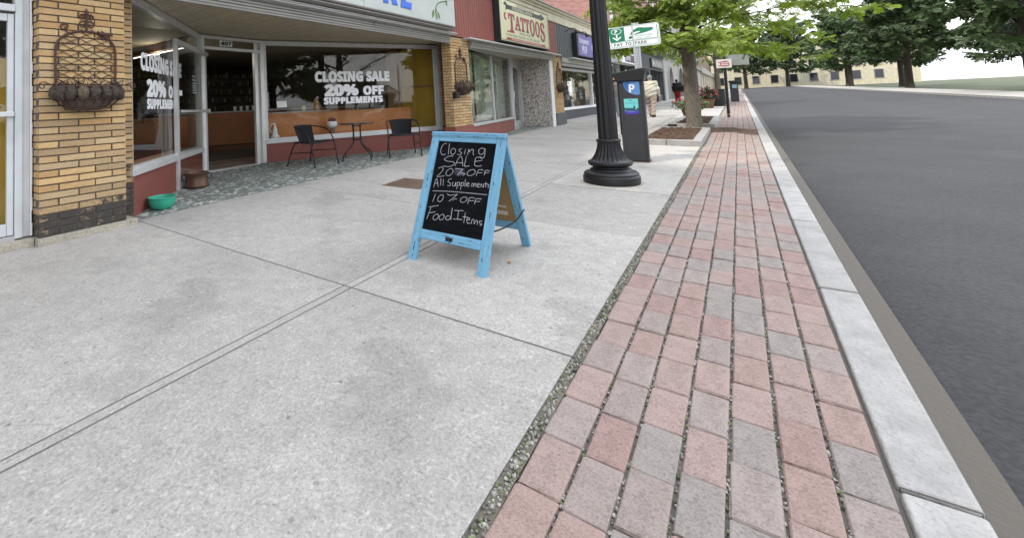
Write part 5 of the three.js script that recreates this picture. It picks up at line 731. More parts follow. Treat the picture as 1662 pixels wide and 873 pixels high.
// ------------------------------------------------------------------ pay station and its sign
{
  const t = thing('pay_station', 'dark grey parking pay station with a blue P and a turquoise sticker', 'pay station', [9.14, gy(9.14, 3.62), 3.60], Math.PI * 1.5 + 0.02);
  // built facing +z: width x, turned to face back along the street
  const w = 0.172, d = 0.28;
  mesh('cabinet', [rbx(-w - 0.018, w + 0.012, 0.005, 1.40, -d, 0, 0.022)], M.meter, t);
  mesh('door_panel', [rbx(-w + 0.05, w - 0.012, 0.03, 0.80, 0.0, 0.008, 0.004), rbx(-w + 0.05, w - 0.012, 0.806, 1.385, 0.0, 0.008, 0.004)], M.meter, t);
  mesh('side_trim', rbx(w + 0.0, w + 0.03, 0.005, 1.41, -0.09, 0.006, 0.01), M.meter, t); mesh('side_trim', rbx(-w - 0.03, -w - 0.012, 0.47, 1.39, -0.09, 0.004, 0.006), M.meterDark, t);
  const head = uvBox(outline([[-w - 0.11, 1.54], [-w - 0.02, 1.405], [w + 0.01, 1.405], [w + 0.045, 1.585], [w + 0.02, 1.60]], 0.34, 0.01).translate(0, 0, -0.31)); mesh('hood', head, M.meterDark, t);
  mesh('hood_edge', uvBox(outline([[w + 0.012, 1.405], [w + 0.04, 1.405], [w + 0.05, 1.5], [w + 0.085, 1.59], [w + 0.06, 1.6], [w + 0.02, 1.5]], 0.30, 0.006).translate(0, 0, -0.29)), M.meter, t);
  const P = print(200, 180, (k) => { k.fillStyle = '#15161a'; k.clearRect(0, 0, 200, 180); k.fillStyle = '#5f92cf'; k.beginPath(); k.moveTo(8, 22); k.quadraticCurveTo(8, 4, 30, 4); k.lineTo(178, 4); k.quadraticCurveTo(194, 4, 194, 20); k.lineTo(194, 150); k.quadraticCurveTo(194, 176, 160, 174); k.quadraticCurveTo(30, 150, 8, 22); k.fill(); k.fillStyle = '#2f6cb4'; k.beginPath(); k.moveTo(8, 22); k.lineTo(90, 4); k.lineTo(60, 110); k.quadraticCurveTo(16, 80, 8, 22); k.fill(); k.fillStyle = '#f4f7fb'; k.font = 'bold 138px sans-serif'; k.fillText('P', 62, 138); });
  mesh('logo_plate', new THREE.PlaneGeometry(0.27, 0.25).translate(0.015, 1.265, 0.0095), std([0.78, 0.78, 0.78], 0.4, 0, { map: P, alphaTest: 0.5, transparent: true }), t);
  const S = print(240, 300, (k) => { k.fillStyle = '#7fe0de'; k.fillRect(0, 0, 240, 300); k.fillStyle = '#3d8d92'; k.beginPath(); k.ellipse(112, 34, 24, 11, 0, 0, 7); k.fill(); k.font = 'bold 34px sans-serif'; k.fillStyle = '#3d9aa0'; k.fillText('Parkmobile'.slice(0, 0), 10, 90); for (let i = 0; i < 9; i++) { k.fillRect(26 + i * 21, 70, 6, 26); k.fillRect(26 + i * 21, i % 2 ? 70 : 90, 15, 6); } k.fillStyle = '#1f5a63'; k.fillRect(0, 186, 240, 44); k.beginPath(); k.moveTo(150, 190); k.lineTo(166, 118); k.lineTo(180, 150); k.lineTo(196, 190); k.fill(); for (let i = 0; i < 12; i++) k.fillRect(i * 20, 172 + (i * 37 % 18), 14, 30); k.fillStyle = '#a9e9ee'; k.fillRect(0, 222, 26, 12); k.fillRect(178, 190, 34, 14); k.fillStyle = '#4a44b4'; k.fillRect(0, 232, 240, 68); k.fillStyle = '#9aa0e8'; k.fillRect(40, 248, 130, 9); });
  mesh('sticker', new THREE.PlaneGeometry(0.215, 0.268).translate(-0.005, 0.955, 0.0095), std([0.68, 0.7, 0.7], 0.45, 0, { map: S }), t);
  mesh('lock', [cyl(0.008, 0.008, 0.006, 10).rotateX(Math.PI / 2).translate(-0.06, 1.135, 0.008), cyl(0.006, 0.006, 0.006, 10).rotateX(Math.PI / 2).translate(-0.1, 1.11, 0.008)], M.dark, t);
  mesh('foot_rust', [rbx(-w - 0.02, w + 0.03, 0, 0.016, -d - 0.01, 0.012, 0.004)], M.rust, t);
}
{
  const p = V3(9.62, gy(9.62, 3.8), 3.685), t = thing('parking_sign', 'green and white pay to park sign on a perforated steel post', 'sign', p.toArray());
  const post = mesh('post', [rbx(-0.025, 0.022, 0, 2.46, -0.03, -0.012, 0.003), rbx(-0.06, -0.027, 0, 2.46, -0.02, 0.0, 0.003), rbx(0.024, 0.055, 0, 2.46, -0.02, 0.0, 0.003)].map((g) => g.rotateY(-Math.PI / 2 + 0.35)), M.steel, t);
  mesh('bolt_holes', [...Array(22)].map((_, i) => cyl(0.007, 0.007, 0.002, 8).rotateX(Math.PI / 2).translate(-0.002, 1.3 + i * 0.05, -0.0115).rotateY(-Math.PI / 2 + 0.35)), M.dark, post);
  const face = print(840, 420, (k) => {
    const rrect = (x, y, w, h, r) => { k.beginPath(); k.moveTo(x + r, y); k.arcTo(x + w, y, x + w, y + h, r); k.arcTo(x + w, y + h, x, y + h, r); k.arcTo(x, y + h, x, y, r); k.arcTo(x, y, x + w, y, r); k.closePath(); };
    const G = '#0d7a55', Wt = '#eef1f2'; k.fillStyle = Wt; k.fillRect(0, 0, 840, 420); k.strokeStyle = G; k.lineWidth = 6; rrect(14, 14, 812, 392, 34); k.stroke();
    k.fillStyle = G; k.beginPath(); k.moveTo(34, 14); k.lineTo(276, 14); k.lineTo(276, 288); k.lineTo(34, 300); k.quadraticCurveTo(16, 200, 16, 40); k.fill(); k.fillRect(276, 282, 546, 10); k.fillRect(800, 40, 10, 250);
    k.strokeStyle = Wt; k.lineWidth = 11; k.beginPath(); k.ellipse(144, 84, 84, 54, 0, 0, 7); k.stroke(); k.fillStyle = Wt; k.font = 'bold 96px sans-serif'; k.fillText('P', 108, 120, 76);
    k.fillRect(132, 148, 26, 74); k.lineWidth = 24; k.lineCap = 'round'; k.beginPath(); k.moveTo(86, 204); k.lineTo(145, 254); k.lineTo(206, 204); k.stroke();
    k.fillStyle = G; k.beginPath(); k.moveTo(742, 128); k.lineTo(742, 76); k.lineTo(690, 76); k.lineTo(606, 70); k.quadraticCurveTo(530, 46, 500, 56); k.lineTo(412, 96); k.quadraticCurveTo(378, 140, 368, 182); k.lineTo(396, 184); k.lineTo(430, 142); k.lineTo(470, 128); k.lineTo(530, 124); k.quadraticCurveTo(548, 140, 500, 150); k.lineTo(432, 172); k.lineTo(430, 188); k.lineTo(530, 176); k.quadraticCurveTo(620, 168, 742, 128); k.fill();
    k.beginPath(); k.ellipse(372, 232, 36, 26, -0.5, 0, 7); k.fill(); k.fillRect(400, 62, 22, 16);
    k.font = 'bold 40px sans-serif'; k.fillStyle = '#4c8f7c'; k.fillText('Monday-Friday', 440, 222, 330); k.font = 'bold 32px sans-serif'; k.fillText('9:00AM - 4:30PM', 446, 268, 310);
    k.strokeStyle = G; k.lineWidth = 6; rrect(40, 302, 770, 88, 30); k.stroke(); k.fillStyle = '#3a4a48'; k.font = 'bold 82px sans-serif'; k.fillText('PAY  TO  PARK', 80, 376, 700);
  });
  const g = outline([[-0.41, -0.155], [-0.37, -0.2], [0.37, -0.2], [0.41, -0.155], [0.41, 0.155], [0.37, 0.2], [-0.37, 0.2], [-0.41, 0.155]], 0.004).translate(0, 2.22, 0.004);
  const ry = -Math.PI / 2 + 0.12, rz = 0.022, place = (q) => q.translate(0, -2.22, 0).rotateZ(rz).translate(-0.04, 2.22, 0).rotateY(ry);
  const plate = mesh('plate', place(g), M.white, t);
  const s = new THREE.Shape(), w = 0.408, h = 0.198, r = 0.045; s.moveTo(-w + r, -h); s.lineTo(w - r, -h); s.quadraticCurveTo(w, -h, w, -h + r); s.lineTo(w, h - r); s.quadraticCurveTo(w, h, w - r, h); s.lineTo(-w + r, h); s.quadraticCurveTo(-w, h, -w, h - r); s.lineTo(-w, -h + r); s.quadraticCurveTo(-w, -h, -w + r, -h);
  const fg = new THREE.ShapeGeometry(s, 6), fp = fg.attributes.position, uv = new Float32Array(fp.count * 2); for (let i = 0; i < fp.count; i++) { uv[2 * i] = (fp.getX(i) + w) / (2 * w); uv[2 * i + 1] = (fp.getY(i) + h) / (2 * h); } fg.setAttribute('uv', new THREE.BufferAttribute(uv, 2));
  mesh('print', place(fg.translate(0, 2.22, 0.0092)), std([0.95, 0.95, 0.95], 0.45, 0, { map: face }), plate);
}
// ------------------------------------------------------------------ granite planting beds
function bed(label, x0, x1, z0, z1, extra) {
  const t = thing('planting_bed', label, 'planter'), w = 0.17, h = 0.125;
  const stone = (a, b, c, d) => { const g = rbx(a, b, -0.1, h + rr(-0.006, 0.006), c, d, 0.014), p = g.attributes.position; for (let i = 0; i < p.count; i++) p.setY(i, p.getY(i) + (vnoise(p.getX(i) * 9, p.getZ(i) * 9, 64, 3) - 0.5) * 0.012); mesh('kerb_stone', drape(g), M.granite[Math.floor(R() * 3)], t); };
  const nx = Math.round((x1 - x0) / 1.25), L = (x1 - x0) / nx; for (let i = 0; i < nx; i++) for (const z of [z0, z1 - w]) stone(x0 + i * L + 0.004, x0 + (i + 1) * L - 0.004, z, z + w);
  for (const x of [x0 - w, x1]) { const zm = (z0 + z1) / 2; stone(x, x + w - 0.002, z0, zm - 0.004); stone(x, x + w - 0.002, zm + 0.004, z1); }
  const g = sheet(x0, x1, z0 + w, z1 - w, 40, 16, (x, z) => gy(x, z) + 0.06 + 0.05 * vnoise(x * 6 + 40, z * 6 + 40, 64, 2) + 0.03 * vnoise(x * 20 + 40, z * 20 + 40, 128, 3));
  mesh('mulch', g, M.mulch, t).userData.kind = 'stuff';
  const chips = []; for (let i = 0; i < 500; i++) { const x = rr(x0, x1), z = rr(z0 + w, z1 - w); chips.push(new THREE.BoxGeometry(rr(0.03, 0.09), 0.008, rr(0.01, 0.02)).rotateZ(rr(-0.5, 0.5)).rotateY(rr(0, 3.1)).translate(x, gy(x, z) + 0.115 + rr(0, 0.02), z)); }
  mesh('bark_chips', chips, std([0.12, 0.07, 0.045], 0.95), t).userData.kind = 'stuff';
  return t;
}
bed('granite edged bed of bark mulch just beyond the pay station', 12.1, 15.6, 3.12, 4.38);
{ const t = bed('granite edged bed of bark mulch with the leafy flower tub at its far end', 17.2, 21.2, 3.3, 4.44); mesh('black_box', rbx(17.02, 17.3, 0.02, 0.155, 3.26, 3.5, 0.01), M.dark, t); }
{ const g = sheet(14.95, 17.75, 4.0, 5.36, 50, 24, (x, z) => { const c = x - 16.35 + 0.25 * Math.sin(z * 5), d = 1 - Math.pow(c / (0.85 + 0.35 * vnoise(z * 3 + 9, x + 9, 32, 4)), 2); return gy(x, z) - 0.03 + 0.062 * clamp(d, -0.6, 1) + 0.02 * vnoise(x * 12 + 20, z * 12 + 20, 128, 6) * (d > 0 ? 1 : 0); }); const m = mesh('spilled_mulch', g, M.mulch); tag(m, 'brown bark mulch spilled across the pavers beside the tree', 'mulch', null, 'stuff'); }

// ------------------------------------------------------------------ trees
function spray(n, len, lw, ll) {        // a feathery leaf of small leaflets, two triangles each, along +x
  const pos = [], r = rng(n * 31 + 5), q = (o, d, s) => { const e = o.clone().addScaledVector(d, ll * (0.7 + 0.6 * r())), u = d.clone().cross(V3(0, 1, 0)).normalize().multiplyScalar(lw * (0.7 + 0.6 * r())), m = o.clone().lerp(e, 0.5), a = m.clone().add(u), b = m.clone().sub(u); a.y += s * 0.3 * lw; pos.push(...o.toArray(), ...a.toArray(), ...e.toArray(), ...o.toArray(), ...e.toArray(), ...b.toArray()); };
  for (let i = 0; i < n; i++) { const k = (i + 0.6) / n, o = V3(k * len, -0.10 * len * k * k, 0); for (const s of [-1, 1]) q(o, V3(0.55 + r() * 0.2, (r() - 0.6) * 0.5, s * (0.75 + r() * 0.2)).normalize(), s); }
  q(V3(len, -0.1 * len, 0), V3(1, -0.3, 0).normalize(), 1);
  const g = new THREE.BufferGeometry(); g.setAttribute('position', new THREE.Float32BufferAttribute(pos, 3)); g.setAttribute('uv', new THREE.Float32BufferAttribute(new Float32Array(pos.length / 3 * 2), 2)); g.computeVertexNormals(); return g;
}
function tree(label, group, p, o, seed) {
  const r = rng(seed), f = (a, b) => a + (b - a) * r(), t = thing(o.name || 'street_tree', label, 'tree', p, 0, group), H = o.h, parts = [], mats = [], q = new THREE.Quaternion();
  const trunk = taper([[0, -0.2, 0, o.r * 1.35], [0, 0.12, 0, o.r * 1.1], [0.01, 0.6, 0, o.r], [0.0, o.h * 0.35, 0.02, o.r * 0.9], [o.lean || 0, o.h * 0.6, 0.05, o.r * 0.6], [(o.lean || 0) * 1.5, o.h * 0.95, 0.02, o.r * 0.2]], 20), tp = trunk.attributes.position;
  for (let i = 0; i < tp.count; i++) { const a = Math.atan2(tp.getZ(i), tp.getX(i)), n = 0.9 + 0.2 * vnoise(a * 5 + 20, tp.getY(i) * 5, 64, 3); tp.setX(i, tp.getX(i) * n); tp.setZ(i, tp.getZ(i) * n); } trunk.computeVertexNormals();
  const tr = mesh('trunk', trunk, o.bark || M.bark, t);
  const spots = [];
  for (let i = 0; i < o.limbs; i++) {
    const k = Math.pow((i + f(0, 0.9)) / o.limbs, 0.9), y0 = mix(o.y0, H * 0.92, k), az = i * 2.39996 + f(-0.4, 0.4), L = o.len * (1 - 0.55 * k) * f(0.75, 1.15) * (o.trim ? 1 - o.trim[2] * (Math.cos(az) * o.trim[0] + Math.sin(az) * o.trim[1]) : 1), up = f(o.up[0], o.up[1]) + 0.5 * k, c = Math.cos(az), s = Math.sin(az), pts = [];
    for (let j = 0; j <= 5; j++) { const d = j / 5 * L, yy = y0 + up * d - o.droop * d * d / L; pts.push([c * d + (j ? f(-0.08, 0.08) * L : 0), yy + (j ? f(-0.05, 0.05) * L * 0.5 : 0), s * d + (j ? f(-0.08, 0.08) * L : 0), Math.max(0.008, o.r * (o.thin || 0.34) * (1 - k * 0.6) * (1 - j / 5.6))]); }
    parts.push(taper(pts, 6)); const cur = new THREE.CatmullRomCurve3(pts.map((a) => V3(a[0], a[1], a[2])), false, 'centripetal');
    for (let j = 0; j < o.twigs; j++) {
      const u = mix(0.22, 1, (j + f(0, 0.8)) / o.twigs), b = cur.getPoint(Math.min(u, 1)), tg = cur.getTangent(Math.min(u, 1)), sd = j % 2 ? 1 : -1, a2 = Math.atan2(tg.z, tg.x) + sd * f(0.5, 1.3), l2 = L * f(0.16, 0.34) * (1.15 - 0.5 * u), dy = f(o.twigUp[0], o.twigUp[1]), e = b.clone().add(V3(Math.cos(a2) * l2, dy * l2, Math.sin(a2) * l2));
      parts.push(taper([[b.x, b.y, b.z, 0.011], [(b.x + e.x) / 2, (b.y + e.y) / 2 + 0.03 * l2, (b.z + e.z) / 2, 0.008], [e.x, e.y, e.z, 0.004]], 4));
      if (o.fine) for (let m = 0; m < o.fine; m++) { const v = f(0.2, 1), w = b.clone().lerp(e, v), a3 = a2 + f(-1.2, 1.2), l3 = l2 * f(0.3, 0.7), e3 = w.clone().add(V3(Math.cos(a3) * l3, f(-0.1, 0.6) * l3, Math.sin(a3) * l3)); parts.push(bar(w.toArray(), e3.toArray(), 0.006, 3)); }
      for (let m = 0; m < o.sprays; m++) { const v = (m + f(0, 1)) / o.sprays, w = b.clone().lerp(e, v); spots.push([w, a2 + (m % 2 ? 1 : -1) * f(0.1, 1.9), f(-1.0, 0.5), f(-1.1, 1.1), f(0.6, 1.35)]); }
    }
  }
  mesh('limbs', parts, o.barkTop || o.bark || M.barkDark, tr);
  if (spots.length) {
    const g = spray(o.leaflets, o.sprayLen, o.lw, o.ll), im = new THREE.InstancedMesh(g, o.leaf, spots.length), d = new THREE.Object3D(), c = new THREE.Color();
    spots.forEach(([w, a, pitch, rl, sc], i) => { d.position.copy(w); d.rotation.set(rl, -a, pitch, 'YZX'); d.scale.setScalar(sc); d.updateMatrix(); im.setMatrixAt(i, d.matrix); const k = f(0.72, 1.25); im.setColorAt(i, c.setRGB(k * f(0.92, 1.12), k, k * f(0.8, 1.1))); });
    im.name = 'crown'; im.userData.kind = 'stuff'; im.castShadow = im.receiveShadow = true; t.add(im);
  }
  return t;
}
tree('street tree with feathery bright green leaves growing between the two mulch beds', null, [16.45, gy(16.45, 4.0), 3.98], { h: 8.2, r: 0.185, limbs: 70, len: 3.3, y0: 2.0, up: [0.18, 0.75], droop: 0.4, twigs: 14, twigUp: [-0.5, 0.45], sprays: 26, trim: [-0.86, -0.5, 0.42], leaflets: 6, sprayLen: 0.2, lw: 0.018, ll: 0.055, leaf: M.leaf, barkTop: M.barkDark, thin: 0.13 }, 11);
tree('thinner street tree farther along the sidewalk beyond the signpost', null, [38, gy(38, 4.3), 4.0], { h: 8, r: 0.15, limbs: 24, len: 3.4, y0: 2.6, up: [0.2, 0.6], droop: 0.3, twigs: 9, twigUp: [-0.2, 0.3], sprays: 8, leaflets: 5, sprayLen: 0.34, lw: 0.035, ll: 0.1, leaf: M.leaf }, 12);

// ------------------------------------------------------------------ people
function field(fn, lo, hi, res) {      // mesh the surface fn = 0 inside a box
  const c = lo.clone().add(hi).multiplyScalar(0.5), half = Math.max(hi.x - lo.x, hi.y - lo.y, hi.z - lo.z) / 2 * 1.06, mc = new MarchingCubes(res, new THREE.MeshBasicMaterial(), false, false, 120000), p = V3(0, 0, 0);
  mc.isolation = 0; for (let z = 0; z < res; z++) for (let y = 0; y < res; y++) for (let x = 0; x < res; x++) { p.set((x - res / 2) / (res / 2) * half + c.x, (y - res / 2) / (res / 2) * half + c.y, (z - res / 2) / (res / 2) * half + c.z); mc.field[x + y * res + z * res * res] = -fn(p); }
  mc.update(); const n = mc.count, pos = new Float32Array(n * 3), nor = new Float32Array(n * 3), e = half * 0.3 / res + 0.002, g0 = V3(0, 0, 0);
  for (let i = 0; i < n; i++) { const x = mc.positionArray[3 * i] * half + c.x, y = mc.positionArray[3 * i + 1] * half + c.y, z = mc.positionArray[3 * i + 2] * half + c.z; pos.set([x, y, z], 3 * i); const f = (a, b, d) => fn(p.set(x + a, y + b, z + d)); g0.set(f(e, 0, 0) - f(-e, 0, 0), f(0, e, 0) - f(0, -e, 0), f(0, 0, e) - f(0, 0, -e)).normalize(); nor.set(g0.toArray(), 3 * i); }
  const g = new THREE.BufferGeometry(); g.setAttribute('position', new THREE.BufferAttribute(pos, 3)); g.setAttribute('normal', new THREE.BufferAttribute(nor, 3)); return uvBox(g);
}
const smin = (a, b, k) => { const h = Math.max(k - Math.abs(a - b), 0) / k; return Math.min(a, b) - h * h * k * 0.25; };
function capsule(p, a, b, ra, rb, sx = 1) { const bax = b[0] - a[0], bay = b[1] - a[1], baz = b[2] - a[2], pax = p.x - a[0], pay = p.y - a[1], paz = p.z - a[2], t = clamp((pax * bax + pay * bay + paz * baz) / (bax * bax + bay * bay + baz * baz + 1e-9)); return Math.hypot((pax - bax * t) / sx, pay - bay * t, paz - baz * t) - mix(ra, rb, t); }
const chain = (list, k) => (p) => { let d = 9; for (const c of list) d = smin(d, capsule(p, ...c), k); return d; };
function hand(at, dir, s) {     // relaxed hand: palm, four fingers, thumb; at = wrist, fingers along dir (down)
  const g = [], w = V3(...at), d = V3(...dir).normalize(), sd = V3(0, 0, 1), fw = d.clone().cross(sd).normalize();
  const P = (l, a, b) => w.clone().addScaledVector(d, l).addScaledVector(sd, a).addScaledVector(fw, b).toArray();
  const list = [[P(0, 0, 0), P(0.05, 0, 0), 0.024, 0.027], [P(0.05, -0.018, 0), P(0.085, -0.022, 0), 0.02, 0.016], [P(0.05, 0.018, 0), P(0.085, 0.024, 0), 0.02, 0.016]];
  [[-0.032, 0.058], [-0.011, 0.074], [0.011, 0.08], [0.032, 0.07]].forEach(([o, l]) => { list.push([P(0.085, o, 0), P(0.085 + l * 0.5, o * 1.1, -0.006 * s), 0.0095, 0.0088], [P(0.085 + l * 0.5, o * 1.1, -0.006 * s), P(0.085 + l * 0.92, o * 1.12, -0.026 * s), 0.0088, 0.0075]); });
  list.push([P(0.025, 0.02, 0), P(0.06, 0.05, -0.012 * s), 0.012, 0.0105], [P(0.06, 0.05, -0.012 * s), P(0.09, 0.056, -0.022 * s), 0.0105, 0.0085]);
  const f = chain(list, 0.008), lo = w.clone().add(d.clone().multiplyScalar(0.08)).subScalar(0.115), hi = lo.clone().addScalar(0.23); return field(f, lo, hi, 76);
}
function person(label, p, turn, o) {
  const t = thing('person', label, 'person', p, turn), h = o.h / 1.75, S = (q) => q.map((v) => v * h), st = o.stride;
  // walking along +z; joints
  const hip = (s) => S([0.085 * s, 0.92, 0]), knee = (s) => S([0.095 * s, 0.5, 0.05 + s * st * 0.6]), ank = (s) => S([0.10 * s, 0.09, s * st * 1.25 - 0.04]), sh = (s) => S([0.185 * s, 1.43, 0]), el = (s) => S([0.26 * s, 1.15, -s * st * 0.35 - 0.03]), wr = (s) => S([0.265 * s, 0.90, -s * st * 0.5 + 0.06]), toe = (s) => S([0.11 * s, 0.035, s * st * 1.25 + 0.13]);
  const B = o.bulk, body = [[S([0, 1.46, 0]), S([0, 1.56, 0.015]), 0.058, 0.055], [S([0, 0.98, 0]), S([0, 1.18, -0.01]), 0.13 * B, 0.13 * B], [S([0, 1.18, -0.01]), S([0, 1.38, -0.01]), 0.13 * B, 0.13]];
  for (const s of [-1, 1]) body.push([sh(s), el(s), 0.056, 0.045], [el(s), wr(s), 0.043, 0.03], [S([0, 1.4, -0.01]), sh(s), 0.07, 0.06], [hip(s), knee(s), 0.085, 0.06], [knee(s), ank(s), 0.058, 0.04], [ank(s), toe(s), 0.042, 0.032]);
  const headC = S([0, 1.645, 0.02]), headF = (q) => { const x = q.x - headC[0], y = q.y - headC[1], z = q.z - headC[2]; let d = Math.hypot(x / 0.075, y / 0.112, z / 0.094) * 0.09 - 0.09; d = smin(d, capsule(q, S([0, 1.57, 0.05]), S([0, 1.575, 0.075]), 0.045, 0.035), 0.03); d = smin(d, capsule(q, S([0, 1.665, 0.108]), S([0, 1.628, 0.128]), 0.008, 0.015), 0.012); for (const s of [-1, 1]) { d = smin(d, capsule(q, S([s * 0.079, 1.66, 0.01]), S([s * 0.081, 1.62, 0.015]), 0.013, 0.009), 0.01); d = Math.max(d, -(Math.hypot(x - s * 0.032, y - 0.02, (z - 0.097)) - 0.013)); } d = smin(d, capsule(q, S([-0.02, 1.59, 0.1]), S([0.02, 1.59, 0.1]), 0.009, 0.009), 0.01); return d; };
  const bf = chain(body, 0.06), all = (q) => smin(bf(q), headF(q), 0.03);
  const skin = field(all, V3(-0.45, -0.02, -0.5).multiplyScalar(h), V3(0.45, 1.80, 0.5).multiplyScalar(h), 84);
  mesh('body', [skin, hand(wr(-1), [-0.05, -1, 0.12], 1), hand(wr(1), [0.05, -1, 0.12], -1)], o.skin, t);
  const clothes = (name, list, k, y0, y1, m, wave) => { const f = chain(list, k); mesh(name, field((q) => Math.max(f(q) - 0.006 * Math.sin(q.y * 38 + q.x * 20) * wave - 0.004 * Math.sin(q.y * 71 - q.z * 30) * wave, q.y - y1 * h, y0 * h - q.y), V3(-0.45, y0 - 0.05, -0.5).multiplyScalar(h), V3(0.45, y1 + 0.05, 0.5).multiplyScalar(h), 76), m, t); };
  const top = [[S([0, 0.95, 0]), S([0, 1.16, -0.01]), 0.165 * B, 0.165 * B, 1.15], [S([0, 1.16, -0.01]), S([0, 1.38, -0.015]), 0.165 * B, 0.15, 1.15]]; for (const s of [-1, 1]) top.push([S([0, 1.4, -0.01]), sh(s), 0.09, 0.085], [sh(s), el(s), 0.08, 0.066], [el(s), wr(s), 0.066, 0.05]);
  clothes('jacket', top, 0.06, 0.84, 1.51, o.top, 1);
  const leg = [[S([0, 0.95, 0]), S([0, 0.9, 0]), 0.15 * B, 0.15 * B, 1.1]]; for (const s of [-1, 1]) leg.push([hip(s), knee(s), 0.118 * B, 0.092], [knee(s), ank(s), 0.092, 0.08]);
  clothes('trousers', leg, 0.045, 0.085, 0.99, o.legs, 1.2);
  for (const s of [-1, 1]) { const a = ank(s), b = toe(s); mesh('shoe', field((q) => Math.max(smin(capsule(q, [a[0], 0.05, a[2] - 0.02], [b[0], 0.045, b[2] + 0.02], 0.052, 0.046), capsule(q, [a[0], 0.1, a[2]], [a[0], 0.05, a[2]], 0.05, 0.05), 0.03), -q.y), V3(a[0] - 0.1, -0.02, Math.min(a[2], b[2]) - 0.1), V3(a[0] + 0.12, 0.2, b[2] + 0.1), 40), o.shoes, t); }
  const hy = headC[1];
  if (o.cap) { mesh('cap', [new THREE.SphereGeometry(0.108, 20, 12, 0, 6.3, 0, 1.65).scale(0.86, 0.95, 1.0).translate(0, hy + 0.022, headC[2]), cyl(0.088, 0.086, 0.012, 20).scale(1, 1, 1.25).translate(0, hy + 0.02, headC[2] + 0.085)], o.cap, t); mesh('hair', new THREE.SphereGeometry(0.098, 18, 12, 0, 6.3, 1.35, 0.85).scale(0.86, 1.05, 0.98).translate(0, hy + 0.012, headC[2] - 0.016), o.hair, t); }
  else mesh('hair', new THREE.SphereGeometry(0.112, 18, 12, 0, 6.3, 0, 1.9).scale(0.86, 1.05, 0.98).translate(0, hy + 0.015, headC[2] - 0.016), o.hair, t);
  return t;
}
person('person in a pale cream jacket, light trousers and grey green cap walking away', [22.7, gy(22.7, 2.15), 2.15], Math.PI / 2 - 0.12, { h: 1.74, stride: 0.2, bulk: 1.16, skin: M.skin, top: std([0.60, 0.575, 0.47], 0.85), legs: std([0.36, 0.285, 0.245], 0.85), shoes: M.dark, cap: std([0.16, 0.22, 0.2], 0.8), hair: std([0.3, 0.29, 0.27], 0.9) });
person('person in a bright yellow cap and dark grey vest behind the pay station', [22.9, gy(22.9, 0.75), 0.75], Math.PI / 2 + 0.2, { h: 1.68, stride: 0.1, bulk: 1.1, skin: M.skin, top: std([0.22, 0.21, 0.2], 0.85), legs: std([0.33, 0.33, 0.34], 0.85), shoes: std([0.35, 0.35, 0.36], 0.7), cap: std([0.7, 0.36, 0.02], 0.7), hair: M.dark });
person('person in a black coat and red trousers standing by the stone arches', [42, gy(42, 1.4), 1.4], Math.PI / 2, { h: 1.72, stride: 0.06, bulk: 1.45, skin: M.skinDark, top: std([0.012, 0.012, 0.015], 0.9), legs: std([0.28, 0.02, 0.03], 0.85), shoes: M.dark, hair: M.dark });
{ const b = thing('shoulder_bag', 'bulky black bag carried by the person in the black coat', 'bag', [41.75, gy(42, 1.4) + 0.75, 1.95]); mesh('body', rbx(-0.16, 0.16, 0, 0.5, -0.22, 0.2, 0.07), M.dark, b); mesh('strap', tube([[0, 0.48, -0.18], [0, 0.8, -0.3], [0, 0.78, -0.42], [0.02, 0.6, -0.3], [0, 0.46, 0.05]], 0.02, 20, 6), M.dark, b); }

// ------------------------------------------------------------------ farther street furniture
function leafyTub(label, p, r, h, leafColor, flower, spread, top) {
  const t = thing('flower_tub', label, 'flower tub', p), rad = rng(Math.round(p[0] * 10));
  mesh('tub', lathe([[0, 0], [r * 0.72, 0], [r * 0.95, h * 0.9], [r, h * 0.9], [r, h], [r * 0.9, h], [r * 0.85, h * 0.85], [0, h * 0.8]], 24), std([0.17, 0.085, 0.04], 0.75, 0, { map: worn2 }), t);
  const g = new THREE.BufferGeometry().setFromPoints([V3(0, 0, 0), V3(0.035, 0.012, 0.045), V3(0.1, 0, 0), V3(0, 0, 0), V3(0.1, 0, 0), V3(0.035, 0.012, -0.045)]); g.computeVertexNormals(); g.setAttribute('uv', new THREE.Float32BufferAttribute(new Float32Array(12), 2));
  const n = 900, im = new THREE.InstancedMesh(g, leafColor, n), d = new THREE.Object3D(), c = new THREE.Color(); const stems = [];
  for (let i = 0; i < 40; i++) { const a = rad() * 6.28, rr0 = Math.sqrt(rad()) * spread, y = h + top * (0.35 + 0.65 * rad()) * (1 - 0.5 * (rr0 / spread) ** 2); stems.push([Math.cos(a) * rr0, y, Math.sin(a) * rr0]); }
  mesh('stems', stems.map((s) => tube([[s[0] * 0.2, h * 0.85, s[2] * 0.2], [s[0] * 0.5, h + (s[1] - h) * 0.6, s[2] * 0.5], s], 0.008, 8, 4)), M.barkDark, t);
  for (let i = 0; i < n; i++) { const s = stems[i % 40], v = 0.35 + 0.75 * rad(); d.position.set(s[0] * v + (rad() - 0.5) * 0.22, h + (s[1] - h) * v + (rad() - 0.5) * 0.18, s[2] * v + (rad() - 0.5) * 0.22); d.rotation.set(rad() * 6.3, rad() * 6.3, rad() * 1.5 - 0.7); d.scale.setScalar(0.7 + rad() * 0.8); d.updateMatrix(); im.setMatrixAt(i, d.matrix); const k = 0.7 + 0.6 * rad(); im.setColorAt(i, c.setRGB(k, k, k)); }
  im.name = 'leaves'; im.userData.kind = 'stuff'; im.castShadow = im.receiveShadow = true; t.add(im);
  mesh('flowers', stems.filter((_, i) => i % 2).map((s) => new THREE.IcosahedronGeometry(0.05, 0).translate(s[0] * 1.05, s[1] + 0.04, s[2] * 1.05)), flower, t);
  return t;
}
leafyTub('wooden tub of green leaves with a few red flowers behind the tree trunk', [22.0, gy(22, 3.55), 3.55], 0.33, 0.34, M.leafPlant, std([0.5, 0.03, 0.05], 0.7), 0.66, 0.5);
